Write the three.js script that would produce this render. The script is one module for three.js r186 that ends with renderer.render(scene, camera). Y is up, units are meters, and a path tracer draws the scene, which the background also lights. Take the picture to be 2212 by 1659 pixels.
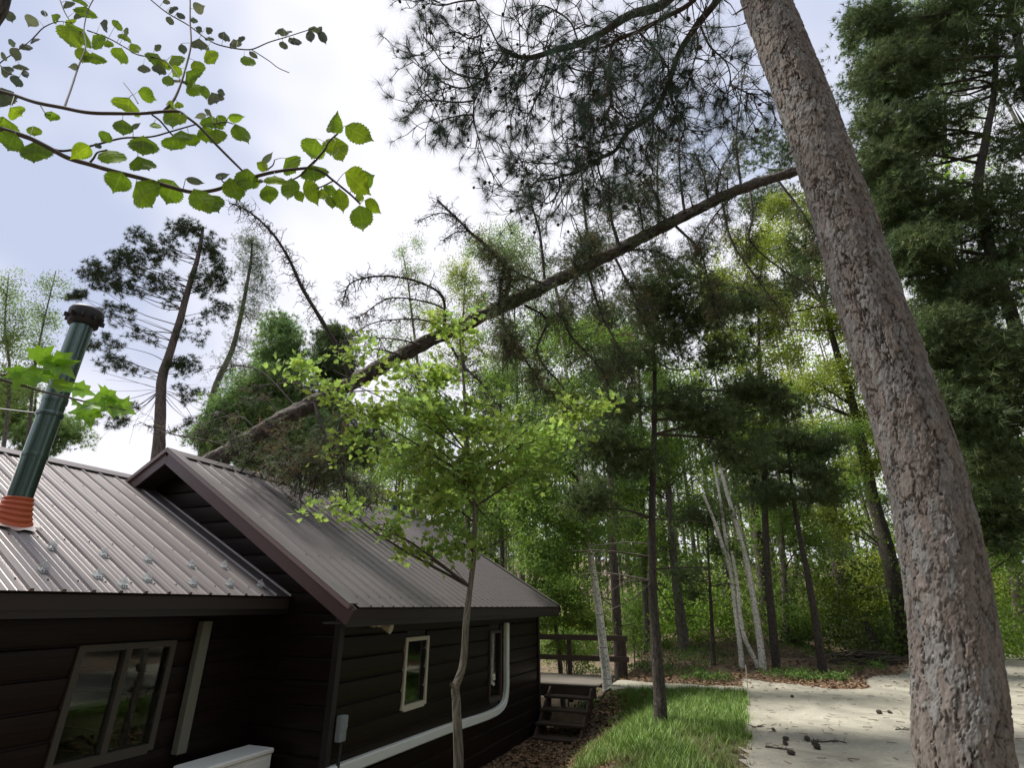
import * as THREE from 'three';
import { mergeGeometries } from 'three/addons/utils/BufferGeometryUtils.js';
import { ImprovedNoise } from 'three/addons/math/ImprovedNoise.js';
import { RoundedBoxGeometry } from 'three/addons/geometries/RoundedBoxGeometry.js';

// ------------------------------------------------------------------ camera, sky, sun, exposure
const W = 2212, HH = 1659, F = 1130, EYE = 1.6;
const PITCH = Math.atan(480 / F), CP = Math.cos(PITCH), SP = Math.sin(PITCH);
const scene = new THREE.Scene();
const camera = new THREE.PerspectiveCamera(2 * Math.atan(HH / 2 / F) * 180 / Math.PI, W / HH, 0.05, 1500);
camera.position.set(0, EYE, 0);
camera.rotation.set(PITCH, 0, 0);
const renderer = new THREE.WebGLRenderer({ antialias: true });
renderer.toneMapping = THREE.LinearToneMapping;
renderer.toneMappingExposure = 2.7;
renderer.shadowMap.enabled = true;

const noise = new ImprovedNoise();
function fbm(x, y, z, o = 4) { let a = 0.5, s = 0; for (let i = 0; i < o; i++) { s += a * noise.noise(x, y, z); x = x * 2.03 + 11.3; y = y * 2.03 + 5.7; z = z * 2.03 + 3.1; a *= 0.5; } return s; }
const clamp = (v, a = 0, b = 1) => Math.min(b, Math.max(a, v));
const sstep = (a, b, v) => { const t = clamp((v - a) / (b - a)); return t * t * (3 - 2 * t); };
const lerp = (a, b, t) => a + (b - a) * t;

{ // overcast sky: thin bright cloud with paler blue-grey breaks, the same kind of cloud all round
  const w = 1024, h = 512, d = new Float32Array(w * h * 4);
  for (let j = 0; j < h; j++) for (let i = 0; i < w; i++) {
    const el = ((j + 0.5) / h - 0.5) * Math.PI, az = ((i + 0.5) / w - 0.5) * 2 * Math.PI;
    const x = Math.cos(el) * Math.cos(az), z = Math.cos(el) * Math.sin(az), y = Math.sin(el);
    const n = fbm(x * 1.3 + 47.3, y * 1.7 + 26.1, z * 1.3 + 82.9, 5), n2 = fbm(x * 2.5 + 9, y * 3.5 + 2, z * 2.5 + 4, 4);
    const c = sstep(-0.34, 0.06, n + 0.18 * n2);
    let r = lerp(0.215, 0.375, c), g = lerp(0.24, 0.375, c), b = lerp(0.315, 0.41, c);
    if (y < 0) { const k = sstep(0, -0.1, y); r = lerp(r, 0.12, k); g = lerp(g, 0.12, k); b = lerp(b, 0.09, k); }
    const o = (j * w + i) * 4; d[o] = r; d[o + 1] = g; d[o + 2] = b; d[o + 3] = 1;
  }
  const t = new THREE.DataTexture(d, w, h, THREE.RGBAFormat, THREE.FloatType);
  t.mapping = THREE.EquirectangularReflectionMapping; t.magFilter = t.minFilter = THREE.LinearFilter; t.wrapS = THREE.RepeatWrapping; t.needsUpdate = true;
  scene.background = t; scene.environment = t;
}
const sun = new THREE.DirectionalLight(new THREE.Color(1, 0.95, 0.88), 2.7);
sun.position.set(-24, 46, -20); sun.target.position.set(0, 0, -10);
sun.castShadow = true; sun.shadow.radius = 22; sun.shadow.mapSize.set(4096, 4096);
Object.assign(sun.shadow.camera, { left: -45, right: 45, top: 45, bottom: -45, near: 1, far: 160 });
scene.add(sun, sun.target);

// ------------------------------------------------------------------ helpers
function rngOf(seed) { let a = seed >>> 0; return () => { a = (a + 0x6d2b79f5) | 0; let t = Math.imul(a ^ (a >>> 15), 1 | a); t = (t + Math.imul(t ^ (t >>> 7), 61 | t)) ^ t; return ((t ^ (t >>> 14)) >>> 0) / 4294967296; }; }
const V = (x, y, z) => new THREE.Vector3(x, y, z);
const rgb = (r, g, b) => new THREE.Color().setRGB(r, g, b);
// the point at forward distance D on the sight line through the photograph's pixel (px, py)
const fwdOf = (py) => F * CP - (HH / 2 - py) * SP;
const at = (px, py, D) => { const f = fwdOf(py), up = (HH / 2 - py) * CP + F * SP; return V((px - W / 2) / f * D, EYE + up / f * D, -D); };
const used = {};
function numbered(n) { const k = used[n] = (used[n] ?? -1) + 1; return k ? n + '_' + String(k).padStart(3, '0') : n; }
function tag(o, label, category, group, kind) { if (label) o.userData.label = label; if (category) o.userData.category = category; if (group) o.userData.group = group; if (kind) o.userData.kind = kind; return o; }
function shade(m) { m.castShadow = m.receiveShadow = true; return m; }
function thing(name, pos, label, category, group) { const g = new THREE.Group(); g.name = numbered(name); g.position.copy(pos); scene.add(g); return tag(g, label, category, group); }
function mesh(name, geo, mat, parent, kind) { const m = shade(new THREE.Mesh(geo, mat)); m.name = parent === scene ? numbered(name) : name; parent.add(m); if (kind) m.userData.kind = kind; return m; }
class MB { // collects triangles, builds one named mesh
  constructor(o = V(0, 0, 0)) { this.p = []; this.u = []; this.i = []; this.c = null; this.o = o; }
  vert(x, y, z, u = 0, v = 0) { this.p.push(x - this.o.x, y - this.o.y, z - this.o.z); this.u.push(u, v); return this.p.length / 3 - 1; }
  quad(a, b, c, d) { this.i.push(a, b, c, a, c, d); }
  // a tapered, slightly crooked limb along points; radius function of t or [r0, r1]
  limb(pts, r0, r1, sides = 6, segs = 8, rough = 0, seed = 0) {
    const curve = pts.length === 2 ? new THREE.LineCurve3(pts[0], pts[1]) : new THREE.CatmullRomCurve3(pts, false, 'centripetal');
    const len = curve.getLength(), n = V(0, 0, 0), b = V(0, 0, 0), p = V(0, 0, 0), t = V(0, 0, 0);
    let prev = null; const ref = Math.abs(curve.getTangent(0).y) > 0.9 ? V(1, 0, 0) : V(0, 1, 0);
    const ph = seed * 7.31;
    for (let s = 0; s <= segs; s++) {
      const q = s / segs; curve.getPoint(q, p); curve.getTangent(q, t);
      n.crossVectors(prev ? prev : ref, t).normalize(); if (!prev) { b.crossVectors(t, n); prev = b.clone(); n.crossVectors(prev, t).normalize(); } b.crossVectors(t, n); prev = b.clone();
      let r = lerp(r0, r1, q);
      const row = [];
      for (let k = 0; k <= sides; k++) {
        const a = (k % sides) / sides * Math.PI * 2, ca = Math.cos(a), sa = Math.sin(a);
        const rr = r * (1 + (rough ? rough * (noise.noise(ca * 1.3 + ph, sa * 1.3, q * len * 4 + ph) + 0.6 * noise.noise(ca * 3 + ph, sa * 3, q * len * 11)) : 0));
        row.push(this.vert(p.x + (n.x * ca + b.x * sa) * rr, p.y + (n.y * ca + b.y * sa) * rr, p.z + (n.z * ca + b.z * sa) * rr, k / sides * Math.max(1, Math.round(r0 * 6.28 / 0.4)), q * len / 0.8));
      }
      if (s) for (let k = 0; k < sides; k++) this.quad(last[k], last[k + 1], row[k + 1], row[k]);
      var last = row;
    }
    return curve;
  }
  geo() { const g = new THREE.BufferGeometry(); g.setAttribute('position', new THREE.Float32BufferAttribute(this.p, 3)); g.setAttribute('uv', new THREE.Float32BufferAttribute(this.u, 2)); g.setIndex(this.i); g.computeVertexNormals(); return g; }
  build(name, mat, parent, kind) { return this.i.length ? mesh(name, this.geo(), mat, parent, kind) : null; }
}
function dataTex(w, h, f, srgb = true) {
  const d = new Uint8Array(w * h * 4);
  for (let y = 0; y < h; y++) for (let x = 0; x < w; x++) { const c = f(x / w, y / h), o = (y * w + x) * 4; for (let k = 0; k < 3; k++) d[o + k] = clamp(c[k]) * 255; d[o + 3] = 255; }
  const t = new THREE.DataTexture(d, w, h); t.magFilter = THREE.LinearFilter; t.minFilter = THREE.LinearMipmapLinearFilter; t.generateMipmaps = true; t.wrapS = t.wrapT = THREE.RepeatWrapping; if (srgb) t.colorSpace = THREE.SRGBColorSpace; t.needsUpdate = true; return t;
}
const toS = (v) => v <= 0.0031308 ? v * 12.92 : 1.055 * Math.pow(v, 1 / 2.4) - 0.055;
// noise that repeats over the unit square
function tile(u, v, fx, fy, s, o = 3) { const a = u * 6.28318, b = v * 6.28318; let r = 0, am = 0.5; for (let i = 0; i < o; i++) { const k = 2 ** i; r += am * noise.noise(Math.cos(a) * fx * k / 6.28 + s, Math.sin(a) * fx * k / 6.28 + Math.cos(b) * fy * k / 6.28 + s * 1.7, Math.sin(b) * fy * k / 6.28 + s * 0.3); am *= 0.55; } return r; }
function barkMat(dark, light, fx, fy, seed, bump = 0.012, spots) {
  const f = (u, v) => { let n = tile(u, v, fx, fy, seed, 4) * 2.2 + 0.5; return clamp(n); };
  const col = dataTex(192, 256, (u, v) => { const n = f(u, v), k = tile(u, v, 5, 5, seed + 9, 3) * 0.5; let c = [0, 1, 2].map((i) => lerp(dark[i], light[i], clamp(n + k))); if (spots) { const s = tile(u, v, 4, 26, seed + 4, 3); if (s > spots) c = [0.03, 0.028, 0.025]; } return c.map(toS); });
  const b = dataTex(192, 256, (u, v) => { const n = f(u, v); return [n, n, n]; }, false);
  return new THREE.MeshStandardMaterial({ map: col, bumpMap: b, bumpScale: bump, roughness: 0.95 });
}
const std = (c, rough = 0.8, metal = 0, extra = {}) => new THREE.MeshStandardMaterial({ color: rgb(...c), roughness: rough, metalness: metal, ...extra });
const leafMat = (c, tr = 0.45, rough = 0.85) => new THREE.MeshPhysicalMaterial({ color: rgb(...c), roughness: rough, transmission: tr, thickness: 0, side: THREE.DoubleSide, specularIntensity: 0.5 });
const BARK = {
  pine: barkMat([0.045, 0.033, 0.03], [0.19, 0.15, 0.13], 22, 9, 1),
  grey: barkMat([0.06, 0.055, 0.045], [0.19, 0.17, 0.14], 18, 7, 2),
  fallen: barkMat([0.035, 0.028, 0.025], [0.25, 0.21, 0.185], 26, 10, 4, 0.03), dark: barkMat([0.025, 0.02, 0.018], [0.09, 0.075, 0.06], 20, 9, 3),
  birch: barkMat([0.46, 0.44, 0.39], [0.78, 0.76, 0.70], 8, 8, 5, 0.003, 0.24),
  twig: std([0.055, 0.042, 0.034], 0.9), deadtwig: std([0.05, 0.042, 0.036], 0.95), sapling: barkMat([0.08, 0.07, 0.055], [0.2, 0.18, 0.14], 10, 6, 8, 0.004),
};

// ------------------------------------------------------------------ the house's own axes: n out of the long facade, t along it away from the camera
const YAW = 0.3824, CN = Math.cos(YAW), SN = Math.sin(YAW), HX = -1.99, HZ = -6.67, HY = -0.85;
const nt = (x, z) => { const dx = x - HX, dz = z - HZ; return [dx * CN + dz * SN, dx * SN - dz * CN]; };
const fromNT = (n, t, y = 0) => V(HX + n * CN + t * SN, y, HZ + n * SN - t * CN);
function onN(px, py, n0) { const p = at(px, py, 1), [n1, t1] = nt(p.x, p.z), [nc, tc] = nt(0, 0), k = (n0 - nc) / (n1 - nc); return { n: n0, t: tc + (t1 - tc) * k, y: EYE + (p.y - EYE) * k - HY }; }
function onRoof(px, py, n0, y0, slope) { let lo = onN(px, py, n0); const p = at(px, py, 1), [n1, t1] = nt(p.x, p.z), [nc, tc] = nt(0, 0); // y = y0 - slope (n - n0)
  const yc = EYE - HY, dy = p.y - EYE, k = (y0 - slope * (nc - n0) - yc) / (dy + slope * (n1 - nc)); return { n: nc + (n1 - nc) * k, t: tc + (t1 - tc) * k, y: yc + dy * k }; }

// ------------------------------------------------------------------ ground
function groundY(x, z) {
  const [n, t] = nt(x, z), D = -z;
  let y = HY * (1 - sstep(0.7, 3.4, n + 0.25 * noise.noise(t * 0.4, 3, 1)));
  if (t > 6.2) y = lerp(y, lerp(-0.78, 0, sstep(0.75, 1.5, n)), sstep(6.2, 7.3, t));
  const far = D - 15.5 - Math.max(0, x - 8.5) * 0.8;
  const bump = sstep(0, 3, far);
  y += bump * (0.10 + 0.035 * Math.max(0, far) + 0.16 * noise.noise(x * 0.35, 1.7, z * 0.35) + 0.5 * noise.noise(x * 0.07, 4.1, z * 0.07));
  y += 0.7 * sstep(0.5, 7, far) * sstep(2, 9, x);
  if (D > 60) y += (D - 60) * 0.06;
  if (n < 3.5 && n > 0.6) y += 0.03 * noise.noise(x * 2, 2, z * 2);
  if (n < -9) y += 0.3 * noise.noise(x * 0.1, 7, z * 0.1);
  return y;
}
const inPath = (x, z) => { const D = -z, [n, t] = nt(x, z), w = 0.10 * noise.noise(t * 1.3, 5.5, n * 0.7) + 0.05 * noise.noise(t * 5, 8, n * 3);
  if (t > 7.15 + w && t < 8.25 + w && n > 1.28 && n < 5.5) return true;
  if (n < 4.12 + w * 0.6) return false;
  const px = W / 2 + x / D * 1285; // notch of litter between the two arms of the drive
  const edge = x < 7.0 ? lerp(14.3, 12.4, sstep(5.0, 7.0, x)) : x < 9.4 ? lerp(12.4, 14.9, sstep(7.0, 9.4, x)) : 14.9 + (x - 9.4) * 1.0;
  if (x > 0.885 * Math.max(D, 0) + 1.4 + w * 4) return false;
  return D < edge + w * 3 && D > -8;
};
{
  const N = 190, ax = []; for (let i = 0; i <= N; i++) { const s = i / N * 2 - 1; ax.push(Math.sinh(s * 5.2) / Math.sinh(5.2) * 420); }
  const p = [], u = [], idx = [];
  for (let j = 0; j <= N; j++) for (let i = 0; i <= N; i++) { const x = ax[i] + 1, z = ax[j] - 10; p.push(x, groundY(x, z), z); u.push(x / 1.7, z / 1.7); }
  for (let j = 0; j < N; j++) for (let i = 0; i < N; i++) { const a = j * (N + 1) + i; idx.push(a, a + N + 1, a + 1, a + 1, a + N + 1, a + N + 2); }
  const g = new THREE.BufferGeometry(); g.setAttribute('position', new THREE.Float32BufferAttribute(p, 3)); g.setAttribute('uv', new THREE.Float32BufferAttribute(u, 2)); g.setIndex(idx); g.computeVertexNormals();
  const tex = dataTex(256, 256, (u, v) => { const n = tile(u, v, 9, 9, 3, 4), k = tile(u, v, 40, 40, 5, 2); const b = clamp(0.5 + n * 1.2 + k * 0.9); return [lerp(0.05, 0.19, b), lerp(0.04, 0.135, b), lerp(0.03, 0.085, b)].map(toS); });
  tag(mesh('ground', g, new THREE.MeshStandardMaterial({ map: tex, bumpMap: tex, bumpScale: 0.03, roughness: 1 }), scene), 'forest floor of brown leaf litter and soil under the trees', 'ground', null, 'structure');
}
{ // the sandy concrete drive: a fine sheet a little above the soil
  const p = [], u = [], idx = [], id = new Map(), s = 0.11;
  const v = (i, j) => { const k = i + ',' + j; if (!id.has(k)) { const x = i * s, z = j * s; id.set(k, p.length / 3); p.push(x, groundY(x, z) + 0.022 + 0.006 * noise.noise(x, 2, z), z); u.push(x / 2.3, z / 2.3); } return id.get(k); };
  for (let j = -230; j < 30; j++) for (let i = 2; i < 210; i++) if (inPath((i + 0.5) * s, (j + 0.5) * s)) { const a = v(i, j), b = v(i + 1, j), c = v(i + 1, j + 1), d = v(i, j + 1); idx.push(a, c, b, a, d, c); }
  const g = new THREE.BufferGeometry(); g.setAttribute('position', new THREE.Float32BufferAttribute(p, 3)); g.setAttribute('uv', new THREE.Float32BufferAttribute(u, 2)); g.setIndex(idx); g.computeVertexNormals();
  const tex = dataTex(512, 512, (u, v) => { const n = tile(u, v, 5, 5, 6, 4), k = tile(u, v, 60, 60, 2, 2), s = tile(u, v, 26, 40, 12, 3); let b = 0.27 + n * 0.16 + k * 0.08; if (s > 0.31) b *= 0.7; return [toS(b), toS(b * 0.95), toS(b * 0.76)]; });
  tag(mesh('path', g, new THREE.MeshStandardMaterial({ map: tex, bumpMap: tex, bumpScale: 0.004, roughness: 0.95 }), scene), 'pale sandy concrete drive strewn with needles beside the grass', 'path', null, 'structure');
}

// ------------------------------------------------------------------ the cabin
const M = {
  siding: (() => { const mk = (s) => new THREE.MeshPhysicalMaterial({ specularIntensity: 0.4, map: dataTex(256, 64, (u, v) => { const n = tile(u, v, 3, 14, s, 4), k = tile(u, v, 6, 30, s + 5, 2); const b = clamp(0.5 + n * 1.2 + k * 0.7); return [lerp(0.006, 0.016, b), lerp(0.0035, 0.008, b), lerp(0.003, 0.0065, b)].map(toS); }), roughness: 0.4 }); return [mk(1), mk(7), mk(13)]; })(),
  roof: new THREE.MeshPhysicalMaterial({ color: rgb(0.165, 0.148, 0.146), roughness: 0.4, metalness: 0.5, bumpMap: dataTex(128, 128, (u, v) => { const n = tile(u, v, 4, 4, 4, 2) + 0.5; return [n, n, n]; }, false), bumpScale: 0.0006 }),
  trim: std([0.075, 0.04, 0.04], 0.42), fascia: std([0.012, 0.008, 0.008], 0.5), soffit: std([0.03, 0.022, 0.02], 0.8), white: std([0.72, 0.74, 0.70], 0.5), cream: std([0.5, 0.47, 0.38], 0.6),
  dark: std([0.012, 0.012, 0.012], 0.7), glass: new THREE.MeshPhysicalMaterial({ color: rgb(0.9, 0.95, 0.92), roughness: 0.03, transmission: 1, thickness: 0, ior: 1.5 }),
  steel: new THREE.MeshPhysicalMaterial({ color: rgb(0.11, 0.155, 0.15), roughness: 0.24, metalness: 0.85 }), black: std([0.014, 0.012, 0.014], 0.55), silicone: std([0.42, 0.075, 0.02], 0.55),
  foil: std([0.6, 0.55, 0.5], 0.35, 0.7), clear: new THREE.MeshPhysicalMaterial({ color: rgb(0.85, 0.87, 0.88), roughness: 0.15, transmission: 0.8, thickness: 0 }), screw: std([0.03, 0.02, 0.02], 0.5, 0.3),
  deck: (() => { const t = dataTex(256, 64, (u, v) => { const b = clamp(0.5 + tile(u, v, 3, 16, 21, 4) * 1.4); return [lerp(0.07, 0.2, b), lerp(0.06, 0.18, b), lerp(0.05, 0.15, b)].map(toS); }); return new THREE.MeshStandardMaterial({ map: t, roughness: 0.85 }); })(),
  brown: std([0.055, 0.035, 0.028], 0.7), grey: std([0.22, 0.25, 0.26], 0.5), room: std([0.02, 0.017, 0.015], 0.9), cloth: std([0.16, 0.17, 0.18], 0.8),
};
const house = thing('cabin', V(HX, HY, HZ), 'dark brown log cabin with ribbed metal roof under the fallen pine', 'house');
house.rotation.y = -YAW;
const hbox = (name, n0, n1, t0, t1, y0, y1, mat, parent = house, bev = 0) => { const g = bev ? new RoundedBoxGeometry(n1 - n0, y1 - y0, t1 - t0, 2, bev) : new THREE.BoxGeometry(n1 - n0, y1 - y0, t1 - t0); g.translate((n0 + n1) / 2, (y0 + y1) / 2, -(t0 + t1) / 2); return mesh(name, g, mat, parent); };
const RE = { n: 0.4, y: 2.44, rn: -3.2, ry: 4.58, t0: -0.36, t1: 7.35 }, LE = { n: -0.75, y: 2.56, rn: -4.2, ry: 4.31, t0: -6, t1: -0.02 };
RE.s = (RE.ry - RE.y) / (RE.n - RE.rn); LE.s = (LE.ry - LE.y) / (LE.n - LE.rn);
const WT = 6.83, BH = 0.235, LWN = -1.12;
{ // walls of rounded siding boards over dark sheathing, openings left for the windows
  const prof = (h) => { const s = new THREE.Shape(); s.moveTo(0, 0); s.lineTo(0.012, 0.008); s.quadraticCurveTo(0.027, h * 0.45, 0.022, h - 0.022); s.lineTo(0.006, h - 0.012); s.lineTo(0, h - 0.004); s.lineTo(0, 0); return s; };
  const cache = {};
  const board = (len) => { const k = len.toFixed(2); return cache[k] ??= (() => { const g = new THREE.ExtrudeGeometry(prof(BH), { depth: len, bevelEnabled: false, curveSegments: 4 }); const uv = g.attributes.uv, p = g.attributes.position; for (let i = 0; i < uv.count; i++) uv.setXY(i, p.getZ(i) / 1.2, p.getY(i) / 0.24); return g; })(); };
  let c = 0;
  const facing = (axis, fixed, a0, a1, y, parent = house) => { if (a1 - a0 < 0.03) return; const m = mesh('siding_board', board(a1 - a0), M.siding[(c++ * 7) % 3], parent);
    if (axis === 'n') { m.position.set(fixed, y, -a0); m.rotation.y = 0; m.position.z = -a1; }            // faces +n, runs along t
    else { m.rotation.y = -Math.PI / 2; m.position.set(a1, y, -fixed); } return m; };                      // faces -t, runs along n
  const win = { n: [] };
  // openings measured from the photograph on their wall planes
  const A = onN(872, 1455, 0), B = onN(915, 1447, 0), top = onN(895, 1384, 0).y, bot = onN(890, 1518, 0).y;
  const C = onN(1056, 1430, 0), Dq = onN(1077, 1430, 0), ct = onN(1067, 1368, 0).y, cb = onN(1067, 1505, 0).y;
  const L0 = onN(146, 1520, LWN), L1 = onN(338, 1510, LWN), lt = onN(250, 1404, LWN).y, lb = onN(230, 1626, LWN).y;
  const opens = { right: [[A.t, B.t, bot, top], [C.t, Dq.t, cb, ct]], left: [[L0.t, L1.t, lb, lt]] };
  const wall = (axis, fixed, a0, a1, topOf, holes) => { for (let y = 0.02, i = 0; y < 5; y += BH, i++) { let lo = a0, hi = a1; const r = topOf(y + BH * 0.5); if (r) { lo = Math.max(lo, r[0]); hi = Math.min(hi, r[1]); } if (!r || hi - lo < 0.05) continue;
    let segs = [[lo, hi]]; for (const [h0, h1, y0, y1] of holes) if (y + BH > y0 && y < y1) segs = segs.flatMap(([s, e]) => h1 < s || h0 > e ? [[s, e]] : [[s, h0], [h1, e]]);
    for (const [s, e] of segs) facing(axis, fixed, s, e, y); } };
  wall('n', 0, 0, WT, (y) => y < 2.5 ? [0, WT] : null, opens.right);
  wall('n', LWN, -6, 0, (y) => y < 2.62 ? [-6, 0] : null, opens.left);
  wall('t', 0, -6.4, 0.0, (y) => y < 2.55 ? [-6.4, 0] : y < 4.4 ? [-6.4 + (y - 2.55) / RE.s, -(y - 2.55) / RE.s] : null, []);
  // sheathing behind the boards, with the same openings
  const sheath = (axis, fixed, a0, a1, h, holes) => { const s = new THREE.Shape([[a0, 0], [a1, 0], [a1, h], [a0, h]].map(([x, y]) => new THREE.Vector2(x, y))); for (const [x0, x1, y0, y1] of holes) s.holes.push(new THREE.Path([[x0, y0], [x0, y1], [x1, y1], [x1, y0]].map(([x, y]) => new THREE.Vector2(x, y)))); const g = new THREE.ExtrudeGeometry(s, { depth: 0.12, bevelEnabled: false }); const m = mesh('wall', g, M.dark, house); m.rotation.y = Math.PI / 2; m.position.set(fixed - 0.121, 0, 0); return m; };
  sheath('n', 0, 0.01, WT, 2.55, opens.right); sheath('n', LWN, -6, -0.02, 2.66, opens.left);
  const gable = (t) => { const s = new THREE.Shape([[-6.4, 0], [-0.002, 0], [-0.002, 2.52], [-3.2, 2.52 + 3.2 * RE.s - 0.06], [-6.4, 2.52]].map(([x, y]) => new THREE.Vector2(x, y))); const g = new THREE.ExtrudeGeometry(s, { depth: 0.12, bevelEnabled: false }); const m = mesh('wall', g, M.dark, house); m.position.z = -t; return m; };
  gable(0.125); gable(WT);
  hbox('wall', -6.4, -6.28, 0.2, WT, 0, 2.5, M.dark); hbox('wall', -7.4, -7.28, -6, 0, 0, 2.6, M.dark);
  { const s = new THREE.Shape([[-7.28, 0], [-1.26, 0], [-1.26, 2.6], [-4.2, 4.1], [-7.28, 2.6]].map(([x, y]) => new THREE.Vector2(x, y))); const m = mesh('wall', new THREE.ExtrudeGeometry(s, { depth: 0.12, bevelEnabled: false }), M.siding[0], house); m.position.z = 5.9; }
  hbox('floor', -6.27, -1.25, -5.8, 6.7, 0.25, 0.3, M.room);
  hbox('corner_board', -0.03, 0.05, -0.045, 0.035, 0, 2.5, M.fascia); hbox('corner_board', -0.03, 0.05, WT - 0.05, WT + 0.05, 0, 2.5, M.fascia);
  // windows
  const window_ = (fixed, [t0, t1, y0, y1], mat, fw, mull) => { const w = new THREE.Group(); w.name = 'window'; house.add(w);
    for (const [a, b, c2, d] of [[t0 - fw, t0, y0 - fw, y1 + fw], [t1, t1 + fw, y0 - fw, y1 + fw], [t0, t1, y1, y1 + fw], [t0, t1, y0 - fw * 1.4, y0]]) hbox('frame', fixed - 0.05, fixed + 0.045, a, b, c2, d, mat, w);
    if (mull) hbox('frame', fixed - 0.04, fixed + 0.035, (t0 + t1) / 2 - fw * 0.55, (t0 + t1) / 2 + fw * 0.45, y0, y1, mat, w);
    if (mull) { hbox('pane', fixed - 0.012, fixed - 0.008, t0, (t0 + t1) / 2 - fw * 0.55, y0, y1, M.glass, w); hbox('pane', fixed - 0.012, fixed - 0.008, (t0 + t1) / 2 + fw * 0.45, t1, y0, y1, M.glass, w); } else hbox('pane', fixed - 0.012, fixed - 0.008, t0, t1, y0, y1, M.glass, w); };
  window_(0, opens.right[0], M.cream, 0.05); window_(0, opens.right[1], M.brown, 0.05); window_(LWN, opens.left[0], std([0.05, 0.044, 0.034], 0.6), 0.055, true);
  // a pale bed or table seen dimly inside the left window
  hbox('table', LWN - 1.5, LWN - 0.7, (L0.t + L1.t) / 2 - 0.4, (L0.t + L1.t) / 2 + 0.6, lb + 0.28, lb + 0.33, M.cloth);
    // the pale upright on the left wall
  const w0 = onN(421, 1480, LWN + 0.1), wt = onN(430, 1342, LWN + 0.1).y, wb = onN(395, 1628, LWN + 0.1).y;
  hbox('downspout', LWN + 0.03, LWN + 0.12, w0.t - 0.055, w0.t + 0.055, wb, wt, std([0.13, 0.135, 0.105], 0.6), house, 0.01);
  // white cover running along the facade and turning up the wall
  const n0 = 0.03; const k0 = onN(772, 1652, 0.1), k1 = onN(1072, 1536, 0.1), kv = onN(1098, 1430, 0.1), kt = onN(1103, 1345, 0.1).y;
  { const dir = (k1.y - k0.y) / (k1.t - k0.t), pts = [V(0, k0.y - dir * 2.0, -(k0.t - 2.0)), V(0, k0.y, -k0.t), V(0, (k0.y + k1.y) / 2, -(k0.t + k1.t) / 2), V(0, k1.y - 0.0, -(kv.t - 0.28)), V(0, k1.y + 0.1, -(kv.t - 0.07)), V(0, k1.y + 0.3, -kv.t), V(0, (k1.y + kt) / 2, -kv.t), V(0, kt, -kv.t)].slice(1);
    pts[0].z = 0.02; pts[0].y = k0.y + (pts[0].z === 0.02 ? dir * (-0.02 - k0.t) : 0);
    const s = new THREE.Shape(); s.moveTo(-0.062, -0.04); s.lineTo(0.062, -0.04); s.lineTo(0.062, 0.03); s.lineTo(0.045, 0.045); s.lineTo(-0.045, 0.045); s.lineTo(-0.062, 0.03); s.lineTo(-0.062, -0.04);
    const mb = new MB(), prof2 = [[-0.06, 0], [-0.06, 0.06], [-0.045, 0.075], [0.045, 0.075], [0.06, 0.06], [0.06, 0]], cv = new THREE.CatmullRomCurve3(pts, false, 'centripetal'); let last;
    for (let i = 0; i <= 60; i++) { const q = cv.getPoint(i / 60), tg = cv.getTangent(i / 60), row = []; for (const [a, b] of prof2) row.push(mb.vert(0.028 + b, q.y + a * -tg.z, q.z + a * tg.y)); row.push(row[0]); if (i) for (let k = 0; k < 6; k++) mb.quad(last[k], last[k + 1], row[k + 1], row[k]); last = row; }
    const g = mb.geo().toNonIndexed(); g.computeVertexNormals(); mesh('pipe_cover', g, M.white, house); }
  // grey service box with its cable, near the corner
  const e = onN(722, 1580, 0.1); e.t = 0.14; e.y = onN(722, 1580, 0.1).y;
  const bx = hbox('service_box', 0.03, 0.11, 0.08, 0.19, e.y - 0.125, e.y + 0.125, M.grey, house, 0.012); hbox('lid', 0.108, 0.119, 0.088, 0.182, e.y - 0.02, e.y + 0.115, M.grey, bx, 0.004);
  { const mb = new MB(); mb.limb([V(0.08, e.y - 0.12, -0.14), V(0.09, e.y - 0.35, -0.12), V(0.09, 0.4, -0.05), V(0.06, 0.1, 0.02)], 0.02, 0.02, 6, 10); mb.build('conduit', M.black, house); }
  // twin floodlight under the eave
  const fl = onN(815, 1345, 0.12), lg = new THREE.Group(); lg.name = 'floodlight'; house.add(lg); lg.position.set(0.06, fl.y, -fl.t);
  const cone = new THREE.LatheGeometry([[0.0, -0.09], [0.02, -0.085], [0.035, -0.03], [0.062, 0.05], [0.066, 0.075], [0.056, 0.078], [0, 0.07]].map(([a, b]) => new THREE.Vector2(a, b)), 18);
  for (const s of [-1, 1]) { const c1 = mesh('lamp_head', cone, M.cream, lg); c1.position.set(0.12, s > 0 ? 0.035 : -0.05, s * 0.11); c1.rotation.set(-s * 0.7, 0, -1.9); }
  mesh('mount', new THREE.CylinderGeometry(0.05, 0.055, 0.05, 14).rotateZ(Math.PI / 2), M.cream, lg);
}
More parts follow.
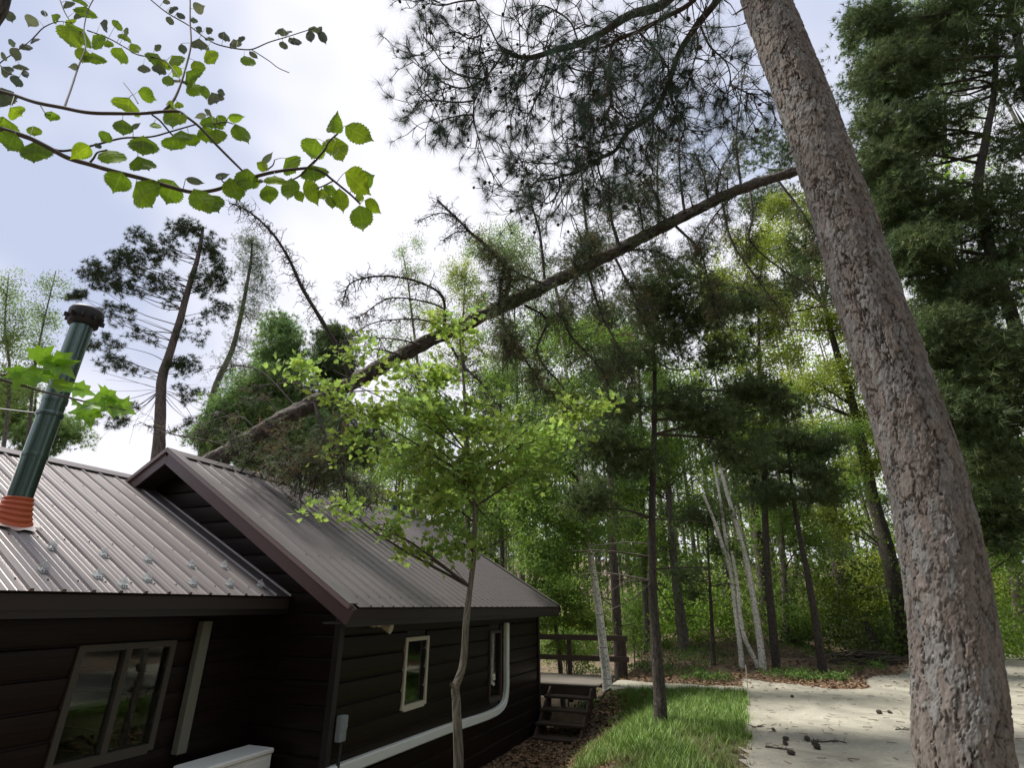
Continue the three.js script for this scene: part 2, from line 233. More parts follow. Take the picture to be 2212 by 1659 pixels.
{ // roofs: ribbed panels one by one
  const w = 0.229, pr = [[0, 0], [0.008, 0.021], [0.032, 0.021], [0.04, 0.0005], [0.098, 0.0005], [0.103, 0.002], [0.111, 0.002], [0.116, 0.0005], [0.156, 0.0005], [0.161, 0.002], [0.169, 0.002], [0.174, 0.0005], [w, 0]];
  const sh = () => { const s = new THREE.Shape(); s.moveTo(0, -0.004); for (const [x, y] of pr) s.lineTo(x, y); s.lineTo(w, -0.004); s.lineTo(0, -0.004); return s; };
  const roof = (E, back) => { const len = Math.hypot(E.n - E.rn, E.ry - E.y), slope = Math.atan(E.s); const g = new THREE.ExtrudeGeometry(sh(), { depth: len, bevelEnabled: false });
    const r = new THREE.Group(); r.name = 'roof'; house.add(r);
    for (let t = E.t1 - w; t > E.t0 - 0.001; t -= w) { const m = mesh('roof_panel', g, M.roof, r); // local x across (towards the camera = -t), z up the slope
      m.matrixAutoUpdate = false; const X = V(0, 0, 1), Z = V(-Math.cos(slope), Math.sin(slope), 0), Y = Z.clone().cross(X); m.matrix.makeBasis(X, Y, Z).setPosition(E.n, E.y, -(t + w)); m.matrix.decompose(m.position, m.quaternion, m.scale); m.matrixAutoUpdate = true; }
    // decking below, far slope, ridge cap
    const d = new MB(), th = 0.09, q = (n, y, t) => d.vert(n, y, -t); const bn = 2 * E.rn - E.n;
    const P = (t) => [q(E.n - 0.02, E.y - 0.02, t), q(E.rn, E.ry - 0.008, t), q(bn, E.y - 0.008, t), q(bn, E.y - th - 0.06, t), q(E.rn, E.ry - th - 0.05, t), q(E.n - 0.02, E.y - th - 0.05, t)];
    const a = P(E.t0 + 0.03), b = P(E.t1 - 0.03); for (let k = 0; k < 6; k++) d.quad(a[k], b[k], b[(k + 1) % 6], a[(k + 1) % 6]);
    for (const f of [a, b]) { d.quad(f[0], f[1], f[4], f[5]); d.quad(f[1], f[2], f[3], f[4]); }
    const dg = d.geo().toNonIndexed(); dg.computeVertexNormals(); mesh('roof_deck', dg, M.soffit, r);
    const cap = new MB(); const cp = (t) => { const a = Math.cos(slope) * 0.19, b = Math.sin(slope) * 0.19; return [[0.19 * 1, 0], [0, 0], [-0.19, 0]].map(([k]) => cap.vert(E.rn + k, E.ry + 0.034 - Math.abs(k) * E.s, -t)).concat([[-0.19], [0], [0.19]].map(([k]) => cap.vert(E.rn + k, E.ry + 0.022 - Math.abs(k) * E.s, -t))); };
    const c0 = cp(E.t0), c1 = cp(E.t1); for (let k = 0; k < 6; k++) cap.quad(c0[k], c1[k], c1[(k + 1) % 6], c0[(k + 1) % 6]); for (const f of [c0, c1]) { cap.quad(f[0], f[1], f[4], f[5]); cap.quad(f[1], f[2], f[3], f[4]); }
    const cg = cap.geo().toNonIndexed(); cg.computeVertexNormals(); mesh('ridge_cap', cg, M.roof, r);
    hbox('fascia', E.n - 0.055, E.n - 0.03, E.t0, E.t1, E.y - 0.2, E.y - 0.022, M.fascia, r);
    hbox('soffit', E.n - 0.39, E.n - 0.056, E.t0 + 0.05, E.t1 - 0.05, E.y - 0.17, E.y - 0.15, M.soffit, r);
    // screws in rows
    const sc = new THREE.CylinderGeometry(0.007, 0.008, 0.007, 6); const list = []; for (const f of [0.05, 0.28, 0.52, 0.76, 0.95]) for (let t = E.t1 - w; t > E.t0; t -= w) { const gg = sc.clone(); gg.rotateZ(-slope); const s = f * (E.n - E.rn); gg.translate(E.n - s, E.y + s * E.s + 0.006, -(t + w - 0.065)); list.push(gg); }
    mesh('screws', mergeGeometries(list), M.screw, r, 'stuff');
    return r; };
  const rr = roof(RE), rl = roof(LE);
  // rake trims on the gable facing the camera and on the far gable
  for (const [t, nm] of [[RE.t0, 'rake_board'], [RE.t1 - 0.03, 'rake_board']]) for (const side of [1, -1]) { const len = Math.hypot(3.6, 3.6 * RE.s), sl = Math.atan(RE.s);
    const g = new THREE.BoxGeometry(len, 0.17, 0.028), m = mesh(nm, g, M.trim, rr); m.position.set(RE.rn + side * 1.8, (RE.y + RE.ry) / 2 - 0.105, -t - 0.012 + (side > 0 ? 0 : 0.001)); m.rotation.z = -side * sl;
    const g2 = new THREE.BoxGeometry(len, 0.012, 0.15), m2 = mesh('rake_flashing', g2, M.roof, rr); m2.position.set(RE.rn + side * 1.8, (RE.y + RE.ry) / 2 + 0.034, -t - 0.045 * (t > 0 ? -1 : 1) + 0.0); m2.rotation.z = -side * sl;
    const g3 = new THREE.BoxGeometry(len, 0.04, 0.03), m3 = mesh('rake_molding', g3, std([0.2, 0.14, 0.135], 0.4), rr); if (t < 0) { m3.position.set(RE.rn + side * 1.8, (RE.y + RE.ry) / 2 + 0.0, -t + 0.018); m3.rotation.z = -side * sl; } else rr.remove(m3); }
  // snow guards: clear plastic fins in two rows
  const fin = (() => { const s = new THREE.Shape([[-0.045, 0], [0.045, 0], [0.05, 0.05], [0.0, 0.1], [-0.05, 0.05]].map(([x, y]) => new THREE.Vector2(x, y))); const a = new THREE.ExtrudeGeometry(s, { depth: 0.006, bevelEnabled: false }); const b = new THREE.BoxGeometry(0.09, 0.006, 0.11).toNonIndexed(); b.translate(0, 0.005, 0.04); const c = new THREE.BoxGeometry(0.006, 0.06, 0.07).toNonIndexed(); c.translate(0, 0.035, 0.04); return mergeGeometries([a, b, c]); })();
  for (const [zx, zy] of [[260, 555], [515, 590], [738, 615], [955, 645], [1118, 650], [215, 665], [487, 695], [735, 712], [960, 735], [1145, 740], [1300, 745], [610, 740]]) {
    const h = onRoof(zx * 0.4307, 944.6 + zy * 0.4307, LE.n, LE.y, LE.s), m = mesh('snow_guard', fin, M.clear, house); m.position.set(h.n, h.y + 0.006, -h.t);
    m.rotation.set(0, Math.PI / 2, 0); m.rotation.order = 'ZYX'; m.rotation.z = -Math.atan(LE.s); m.scale.setScalar(0.8); const dots = new THREE.CylinderGeometry(0.009, 0.009, 0.014, 8); for (const k of [-0.028, 0, 0.028]) { const d = mesh('bolt', dots, M.screw, m); d.position.set(k, 0.008, 0.065); } }
  // chimney pipe
  const b = onRoof(24, 1128, LE.n, LE.y, LE.s), D = -(fromNT(b.n, b.t).z), topP = at(172, 700, D), H = topP.y - HY;
  const ch = new THREE.Group(); ch.name = 'chimney'; ch.position.set(b.n, 0, -b.t); house.add(ch);
  const R = 0.102; const lathe = (name, pts, mat) => mesh(name, new THREE.LatheGeometry(pts.map(([r, y]) => new THREE.Vector2(r, y)), 40), mat, ch);
  lathe('pipe', [[R, b.y - 0.1], [R, b.y + 0.62], [R + 0.006, b.y + 0.625], [R + 0.006, b.y + 0.67], [R, b.y + 0.675], [R, H - 0.95], [R + 0.007, H - 0.945], [R + 0.007, H - 0.885], [R, H - 0.88], [R, H + 0.02]], M.steel);
  lathe('band', [[R + 0.007, b.y + 1.06], [R + 0.014, b.y + 1.065], [R + 0.014, b.y + 1.1], [R + 0.007, b.y + 1.105]], M.steel);
  lathe('cap', [[R - 0.01, H - 0.02], [R + 0.035, H - 0.02], [R + 0.04, H + 0.05], [R + 0.055, H + 0.06], [R + 0.06, H + 0.14], [R + 0.045, H + 0.175], [R + 0.01, H + 0.19], [0, H + 0.2]], M.black);
  for (let k = 0; k < 10; k++) { const m = mesh('cap_lug', new THREE.BoxGeometry(0.05, 0.05, 0.02), M.black, ch), a = k / 10 * 6.283; m.position.set(Math.cos(a) * (R + 0.058), H + 0.055, Math.sin(a) * (R + 0.058)); m.rotation.y = -a; }
  { const mb = new MB(), rings = 26, seg = 40; let last; for (let i = 0; i <= rings; i++) { const q = i / rings, row = []; const rad = lerp(0.172, R + 0.008, Math.pow(q, 0.7)) + 0.006 * Math.sin(q * Math.PI * 11); for (let k = 0; k <= seg; k++) { const a = k / seg * 6.2832, n = Math.cos(a) * rad, tz = Math.sin(a) * rad; row.push(mb.vert(n, b.y - n * LE.s * (1 - q) + 0.02 + q * 0.21, tz)); } if (i) for (let k = 0; k < seg; k++) mb.quad(last[k], last[k + 1], row[k + 1], row[k]); last = row; } mb.build('flashing', M.silicone, ch); }
  { const mb = new MB(), seg = 44; let a0 = [], a1 = []; for (let k = 0; k <= seg; k++) { const a = k / seg * 6.2832, w1 = 0.22 + 0.02 * Math.sin(a * 9) + 0.012 * Math.sin(a * 23); for (const [r, l, dy] of [[0.15, a0, 0.032], [w1, a1, 0.026]]) { const n = Math.cos(a) * r; l.push(mb.vert(n, b.y - n * LE.s + dy, Math.sin(a) * r)); } if (k) mb.quad(a0[k - 1], a0[k], a1[k], a1[k - 1]); } mb.build('flashing_base', M.foil, ch); }
  { const mb = new MB(V(0, 0, 0)); mb.limb([V(0, b.y + 1.085, 0), V(-0.9, b.y + 0.72 + 0.3, 1.3)], 0.007, 0.007, 6, 2); mb.build('brace_rod', std([0.16, 0.17, 0.17], 0.6), ch); }
  // small vent beyond the right ridge
  const vp = onN(850, 1105, RE.rn - 0.25), vy = vp.y; const v = new THREE.Group(); v.name = 'roof_vent'; v.position.set(RE.rn - 0.25, 0, -vp.t); house.add(v);
  mesh('pipe', new THREE.CylinderGeometry(0.075, 0.075, 0.8, 16).translate(0, RE.ry - 0.1, 0), M.steel, v); mesh('cap', new THREE.LatheGeometry([[0.0, 0.33], [0.07, 0.32], [0.12, 0.26], [0.12, 0.23], [0.09, 0.22]].map(([a, y]) => new THREE.Vector2(a, RE.ry + y + 0.03)), 18), M.steel, v);
}
{ // outdoor heat pump
  const p = fromNT(-0.72, -0.62, HY), h = thing('heat_pump', p, 'white outdoor heat pump unit standing against the dark cabin wall', 'heat pump'); h.rotation.y = -YAW;
  const T = onN(508, 1628, -0.72).y, b = (name, x0, x1, z0, z1, y0, y1, m, r = 0.012) => { const g = new RoundedBoxGeometry(x1 - x0, y1 - y0, z1 - z0, 2, r); g.translate((x0 + x1) / 2, (y0 + y1) / 2, (z0 + z1) / 2); return mesh(name, g, m, h); };
  b('casing', -0.17, 0.17, -0.44, 0.44, T - 0.62, T - 0.05, M.white); b('top_panel', -0.185, 0.185, -0.455, 0.455, T - 0.052, T, M.white, 0.02); b('side_panel', 0.168, 0.176, -0.42, -0.1, T - 0.55, T - 0.08, M.white, 0.003); b('valve_cover', -0.12, 0.14, -0.462, -0.438, T - 0.3, T - 0.1, M.white, 0.008);
  const fan = mesh('fan_grille', new THREE.TorusGeometry(0.22, 0.008, 8, 32).rotateY(Math.PI / 2).translate(0.172, T - 0.34, 0.16), M.grey, h); for (const r of [0.17, 0.12, 0.07]) mesh('grille_ring', new THREE.TorusGeometry(r, 0.004, 6, 28).rotateY(Math.PI / 2).translate(0.174, T - 0.34, 0.16), M.grey, fan);
  for (const z of [-0.35, 0.35]) b('leg', -0.16, 0.16, z - 0.03, z + 0.03, 0, T - 0.62, M.grey, 0.006);
}
{ // deck, steps and railing at the far corner
  const d = thing('deck', V(HX, HY, HZ), 'weathered wooden deck with brown railing and steps beside the far cabin corner', 'deck'); d.rotation.y = -YAW; const Y = 0.87;
  const bx = (name, n0, n1, t0, t1, y0, y1, m = M.brown, par = d, bev = 0.006) => { const g = new RoundedBoxGeometry(n1 - n0, y1 - y0, t1 - t0, 1, bev); g.translate((n0 + n1) / 2, (y0 + y1) / 2, -(t0 + t1) / 2); const uv = g.attributes.uv, p = g.attributes.position; for (let i = 0; i < uv.count; i++) uv.setXY(i, p.getX(i) / 1.2, p.getZ(i) / 0.25); return mesh(name, g, m, par); };
  for (let t = WT + 0.4, i = 0; t < WT + 2.2; t += 0.146, i++) bx('deck_board', -3.5, 1.22, t, t + 0.138, Y - 0.03, Y + 0.001 * (i % 3), M.deck);
  bx('rim_joist', -3.4, 1.18, WT + 0.41, WT + 0.45, Y - 0.25, Y - 0.032); bx('rim_joist', -3.4, 1.18, WT + 2.1, WT + 2.14, Y - 0.25, Y - 0.032);
  for (const n of [-1.2, 0.1, 1.5]) bx('railing_post', n - 0.05, n + 0.05, WT + 2.14, WT + 2.23, Y - 0.6, Y + 0.86);
  for (const [y, h] of [[0.78, 0.13], [0.32, 0.12]]) bx('rail', -3, 1.62, WT + 2.1, WT + 2.139, Y + y, Y + y + h);
  for (let i = 0; i < 4; i++) { const y = Y - 0.2 * (i + 1); bx('step', 0.1, 1.12, WT + 0.4 - 0.3 * (i + 1), WT + 0.42 - 0.3 * i, y - 0.045, y); }
  for (const n of [0.13, 1.06]) { const s = new THREE.Shape([[0, Y - 0.05], [-1.2, 0.0], [-1.2, -0.3], [0, Y - 0.6]].map(([x, y]) => new THREE.Vector2(x, y))); const g = new THREE.ExtrudeGeometry(s, { depth: 0.04, bevelEnabled: false }); const m = mesh('stringer', g, M.brown, d); m.rotation.y = Math.PI / 2; m.position.set(n, 0, -(WT + 0.4)); }
}

// ------------------------------------------------------------------ foliage shapes
function merged(list) { const g = mergeGeometries(list.map((x) => x.index ? x.toNonIndexed() : x)); g.computeVertexNormals(); return g; }
function leafBlade(len, wid, fold = 0.25, curl = 0.2) { // simple pointed leaf lying along +y, folded on its midrib: 4 triangles
  const g = new THREE.BufferGeometry(), z = wid * fold, p = [0, 0, 0, wid / 2, len * 0.42, z, 0, len * 0.5, 0, 0, len, -len * curl, -wid / 2, len * 0.42, z];
  g.setAttribute('position', new THREE.Float32BufferAttribute(p, 3)); g.setIndex([0, 1, 2, 1, 3, 2, 0, 2, 4, 2, 3, 4]); return g.toNonIndexed();
}
function mapleBlade(len) { const pts = [[0, 0], [0.3, -0.08], [0.42, 0.12], [0.72, 0.3], [0.44, 0.38], [0.5, 0.62], [0.22, 0.58], [0, 1.0], [-0.22, 0.58], [-0.5, 0.62], [-0.44, 0.38], [-0.72, 0.3], [-0.42, 0.12], [-0.3, -0.08]];
  const p = [0, 0.32, 0.05], idx = []; for (const [x, y] of pts) p.push(x, y, -0.22 * Math.abs(x) - 0.12 * y * y); for (let i = 1; i <= pts.length; i++) idx.push(0, i, i % pts.length + 1);
  const g = new THREE.BufferGeometry(); g.setAttribute('position', new THREE.Float32BufferAttribute(p.map((v) => v * len), 3)); g.setIndex(idx); return g.toNonIndexed(); }
function spray(make, n, R, seed, flat = 1, droop = 0.5) { const r = rngOf(seed), out = []; for (let i = 0; i < n; i++) { const g = make(r); const a = r() * 6.283; g.rotateX((r() - 0.5) * 1.6 + droop * 2); g.rotateY(r() * 6.283); g.rotateZ((r() - 0.5) * 0.9); const d = R * Math.cbrt(r()); const el = Math.asin(2 * r() - 1); g.translate(Math.cos(a) * Math.cos(el) * d, Math.sin(el) * d * flat, Math.sin(a) * Math.cos(el) * d); out.push(g); } return merged(out); }
function tuft(n, len, wid, seed, spread = 1.9, back = 0) { // needles fanning from a shoot along +y
  const r = rngOf(seed), p = []; for (let i = 0; i < n; i++) { const th = Math.acos(1 - r() * (1 - Math.cos(spread))), a = r() * 6.283, d = V(Math.sin(th) * Math.cos(a), Math.cos(th), Math.sin(th) * Math.sin(a)), s = V(r() - 0.5, r() - 0.5, r() - 0.5).cross(d).normalize().multiplyScalar(wid / 2), o = V(0, -r() * back, 0), l = len * (0.75 + 0.35 * r()); const e = d.clone().multiplyScalar(l).add(o); e.y -= l * 0.08;
    p.push(o.x - s.x, o.y - s.y, o.z - s.z, o.x + s.x, o.y + s.y, o.z + s.z, e.x, e.y, e.z); }
  const g = new THREE.BufferGeometry(); g.setAttribute('position', new THREE.Float32BufferAttribute(p, 3)); g.computeVertexNormals(); return g;
}
const LEAF = {
  aspen: { geo: spray((r) => leafBlade(0.062 * (0.8 + 0.4 * r()), 0.052), 9, 0.2, 11), mat: leafMat([0.21, 0.31, 0.08], 0.62) },
  birch: { geo: spray((r) => leafBlade(0.07 * (0.8 + 0.4 * r()), 0.05), 10, 0.22, 12), mat: leafMat([0.20, 0.33, 0.055], 0.62) },
  maple: { geo: spray((r) => mapleBlade(0.062 * (0.75 + 0.5 * r())), 5, 0.16, 13, 0.5, 0.6), mat: leafMat([0.29, 0.42, 0.09], 0.6) },
  yellow: { geo: spray((r) => leafBlade(0.09 * (0.8 + 0.4 * r()), 0.07), 10, 0.24, 14), mat: leafMat([0.28, 0.36, 0.05], 0.6) },
  red: { geo: tuft(26, 0.15, 0.011, 15, 2.0), mat: leafMat([0.05, 0.075, 0.03], 0.2) },
  white: { geo: merged([0, 1, 2, 3].map((k) => { const t = tuft(15, 0.135, 0.011, 30 + k, 1.2, 0.04); t.rotateZ(1.2 * (k % 2 ? 1 : -1) * (0.4 + 0.2 * k)); t.rotateY(k * 1.7); t.translate(0.11 * Math.cos(k * 2), 0.03 * k, 0.11 * Math.sin(k * 2)); return t; })), mat: leafMat([0.095, 0.145, 0.05], 0.42) },
  light: { mat: leafMat([0.19, 0.31, 0.10], 0.5) },
  spruce: { geo: merged([0, 1, 2].map((k) => { const t = tuft(16, 0.07, 0.008, 40 + k, 2.3, 0.2); t.rotateZ(k - 1); t.translate((k - 1) * 0.1, -0.04 * Math.abs(k - 1), 0); return t; })), mat: leafMat([0.105, 0.15, 0.06], 0.4) },
  brown: { geo: merged([0, 1, 2].map((k) => { const t = tuft(16, 0.10, 0.007, 50 + k, 2.3, 0.2); t.rotateZ(k - 1); t.translate((k - 1) * 0.1, -0.04 * Math.abs(k - 1), 0); return t; })), mat: leafMat([0.17, 0.125, 0.06], 0.35) },
};
LEAF.light.geo = LEAF.white.geo;
function instanced(name, geo, mat, mats, cols, parent) {
  const m = new THREE.InstancedMesh(geo, mat, mats.length); m.name = name; mats.forEach((x, i) => m.setMatrixAt(i, x)); if (cols) cols.forEach((c, i) => m.setColorAt(i, c)); shade(m); m.userData.kind = 'stuff'; parent.add(m); return m;
}
const _q = new THREE.Quaternion(), _e = new THREE.Euler(), UP = V(0, 1, 0);
function place(p, o, r, s, dir, tilt = 0.5) { if (dir) { _q.setFromUnitVectors(UP, dir); const k = new THREE.Quaternion().setFromAxisAngle(UP, r() * 6.283); _q.multiply(k); } else { _e.set((r() - 0.5) * 2 * tilt, r() * 6.283, (r() - 0.5) * 2 * tilt); _q.setFromEuler(_e); } return new THREE.Matrix4().compose(V(p.x - o.x, p.y - o.y, p.z - o.z), _q, V(s, s, s)); }
const tint = (r, a = 0.3, warm = 0.15) => { const k = 1 - a + 2 * a * r(), w = (r() - 0.4) * warm; return rgb(k * (1 + w), k, k * (1 - w)); };
const gauss = (r) => (r() + r() + r() + r() - 2) * 0.86;

// a tree: trunk through pixels at a distance, limbs out to clumps of foliage inside blobs [px, py, rx, ry, clumps, extra distance]
let treeSeed = 100;
function tree(name, label, category, group, s) {
  const r = rngOf(treeSeed++), D = s.D, pts = s.trunk.map(([x, y, d]) => at(x, y, d ?? D));
  const g0 = groundY(pts[0].x, pts[0].z); if (s.ground !== false && pts[0].y > g0) { const k = pts.length > 1 ? (pts[0].x - pts[1].x) / Math.max(0.5, pts[1].y - pts[0].y) : 0; pts.unshift(V(pts[0].x + k * (pts[0].y - g0) * 0.6, g0 - 0.05, pts[0].z)); } else pts[0].y = Math.min(pts[0].y, g0 - 0.03);
  const o = pts[0].clone(), T = thing(name, o, label, category, group), mb = new MB(o), sides = s.r0 > 0.12 ? 14 : 8;
  const curve = mb.limb(pts, s.r0, s.r1 ?? s.r0 * 0.3, sides, Math.max(10, Math.round(s.segs ?? 22)), s.rough ?? 0.14, treeSeed); mb.build('trunk', s.bark ?? BARK.grey, T);
  const L = LEAF[s.leaf], conifer = ['red', 'white', 'light', 'spruce', 'brown'].includes(s.leaf), bb = new MB(o), mats = [], cols = [], samples = []; for (let i = 0; i <= 40; i++) samples.push(curve.getPoint(i / 40));
  const hd = (p, q) => Math.hypot(p.x - q.x, p.z - q.z), quad = (A, m, B, t) => V(0, 0, 0).addScaledVector(A, (1 - t) * (1 - t)).addScaledVector(m, 2 * t * (1 - t)).addScaledVector(B, t * t);
  const branch = (q, arms, main) => { let a = null, bv = 1e9, rad0 = 1;
    for (let i = s.minT ?? 8; i <= 40; i++) { const p = samples[i], want = q.y - (conifer ? (s.lift ?? 0.05) : 0.55) * hd(p, q), e = Math.abs(p.y - want) + 0.15 * p.distanceTo(q) + r() * 0.3; if (e < bv) { bv = e; a = p; rad0 = lerp(s.r0, s.r1 ?? s.r0 * 0.3, i / 40) * 0.6; } }
    if (arms) { let d0 = a.distanceTo(q) * 0.8, best = null; for (const p of arms) { const d = p.distanceTo(q) * (p.y > q.y + 0.2 ? 1.25 : 1) + 0.1 * r(); if (d < d0) { d0 = d; best = p; } } if (best) { a = best; rad0 = best.r; } }
    const d = a.distanceTo(q), m = a.clone().lerp(q, 0.5); m.y += hd(a, q) * (conifer ? (s.sag ?? 0.03) : 0.08); m.x += (r() - 0.5) * 0.3 * d; m.z += (r() - 0.5) * 0.3 * d; if (main && conifer) m.y -= 0.06 * d; m.y += (r() - 0.5) * 0.14 * d;
    const rad = Math.min(rad0, (main ? 0.014 : 0.006) + (main ? 0.014 : 0.009) * d * (s.thick ?? 1)), r1 = main ? rad * 0.3 : 0.004; bb.limb([a, m, q], rad, r1, main ? 6 : 4, main ? 9 : 6);
    if (main) for (let t = 0.3; t <= 1.001; t += 0.1) { const p = quad(a, m.clone().multiplyScalar(2).addScaledVector(a, -0.5).addScaledVector(q, -0.5), q, t); p.r = lerp(rad, r1, t) * 0.8; main.push(p); }
    return [a, m, q]; };
  for (const [px, py, rx, ry, n, dd = 0] of s.blobs ?? []) {
    const Db = D + dd, c = at(px, py, Db), k = Db / fwdOf(py), ax = rx * k, ay = ry * k * 1.02, az = (ax + ay) * 0.5 * (s.depth ?? 1), arms = []; for (let i = 0; i < clamp(Math.round(n / 9), 1, 4); i++) branch(V(c.x + ax * gauss(r) * 0.5, c.y + ay * gauss(r) * 0.5, c.z + az * gauss(r) * 0.5), null, arms);
    for (let i = 0; i < n; i++) {
      const th = r() * 6.283, cz = 2 * r() - 1, ra = Math.pow(r(), 0.42), st = Math.sqrt(1 - cz * cz);
      const q = V(c.x + ax * ra * st * Math.cos(th), c.y + ay * ra * st * Math.sin(th), c.z + az * ra * cz);
      const arm = branch(q, arms), R = (s.clump ?? 0.4) * (0.7 + 0.6 * r()), cnt = s.per ?? 14, tc = tint(r, s.vary ?? 0.25), bd = arm[2].clone().sub(arm[1]).normalize();
      for (let j = 0; j < cnt; j++) {
        const along = r() < 0.3 ? r() * 0.8 : 0, p = q.clone().addScaledVector(bd, -along * R * 1.5);
        if (s.twigs && j % s.twigs === 0) { const e = p.clone().add(V(gauss(r) * R, gauss(r) * R * (s.flat ?? 0.7), gauss(r) * R)); bb.limb([p.clone().addScaledVector(bd, -R * 0.5), e], 0.005, 0.002, 3, 1); p.copy(e); }
        else p.add(V(gauss(r) * R, gauss(r) * R * (s.flat ?? (conifer ? 0.55 : 0.75)), gauss(r) * R));
        const dir = conifer ? V(bd.x + gauss(r) * 0.8, bd.y + gauss(r) * 0.5 + 0.35, bd.z + gauss(r) * 0.8).normalize() : null;
        mats.push(place(p, o, r, (s.scale ?? 1) * (0.75 + 0.5 * r()), dir, 0.9)); const c2 = tint(r, 0.15); cols.push(tc.clone().multiply(c2));
      }
    }
  }
  for (const [px, py, dd] of s.dead ?? []) branch(at(px, py, D + (dd ?? (r() - 0.5) * 1.5)));
  for (let i = 0; i < (s.stubs ?? 0); i++) { const p = samples[Math.floor(lerp(s.stubFrom ?? 6, 34, r()))], a = r() * 6.283, l = (s.stubLen ?? 1) * (0.4 + r()); bb.limb([p, V(p.x + Math.cos(a) * l * 0.5, p.y + 0.08 * l, p.z + Math.sin(a) * l * 0.5), V(p.x + Math.cos(a) * l, p.y - 0.05 * l, p.z + Math.sin(a) * l)], 0.012 + 0.006 * l, 0.003, 4, 4); }
  bb.build('branches', s.limbMat ?? BARK.twig, T, 'stuff');
  if (mats.length) instanced('foliage', L.geo, L.mat, mats, cols, T);
  return T;
}
const fade = null;

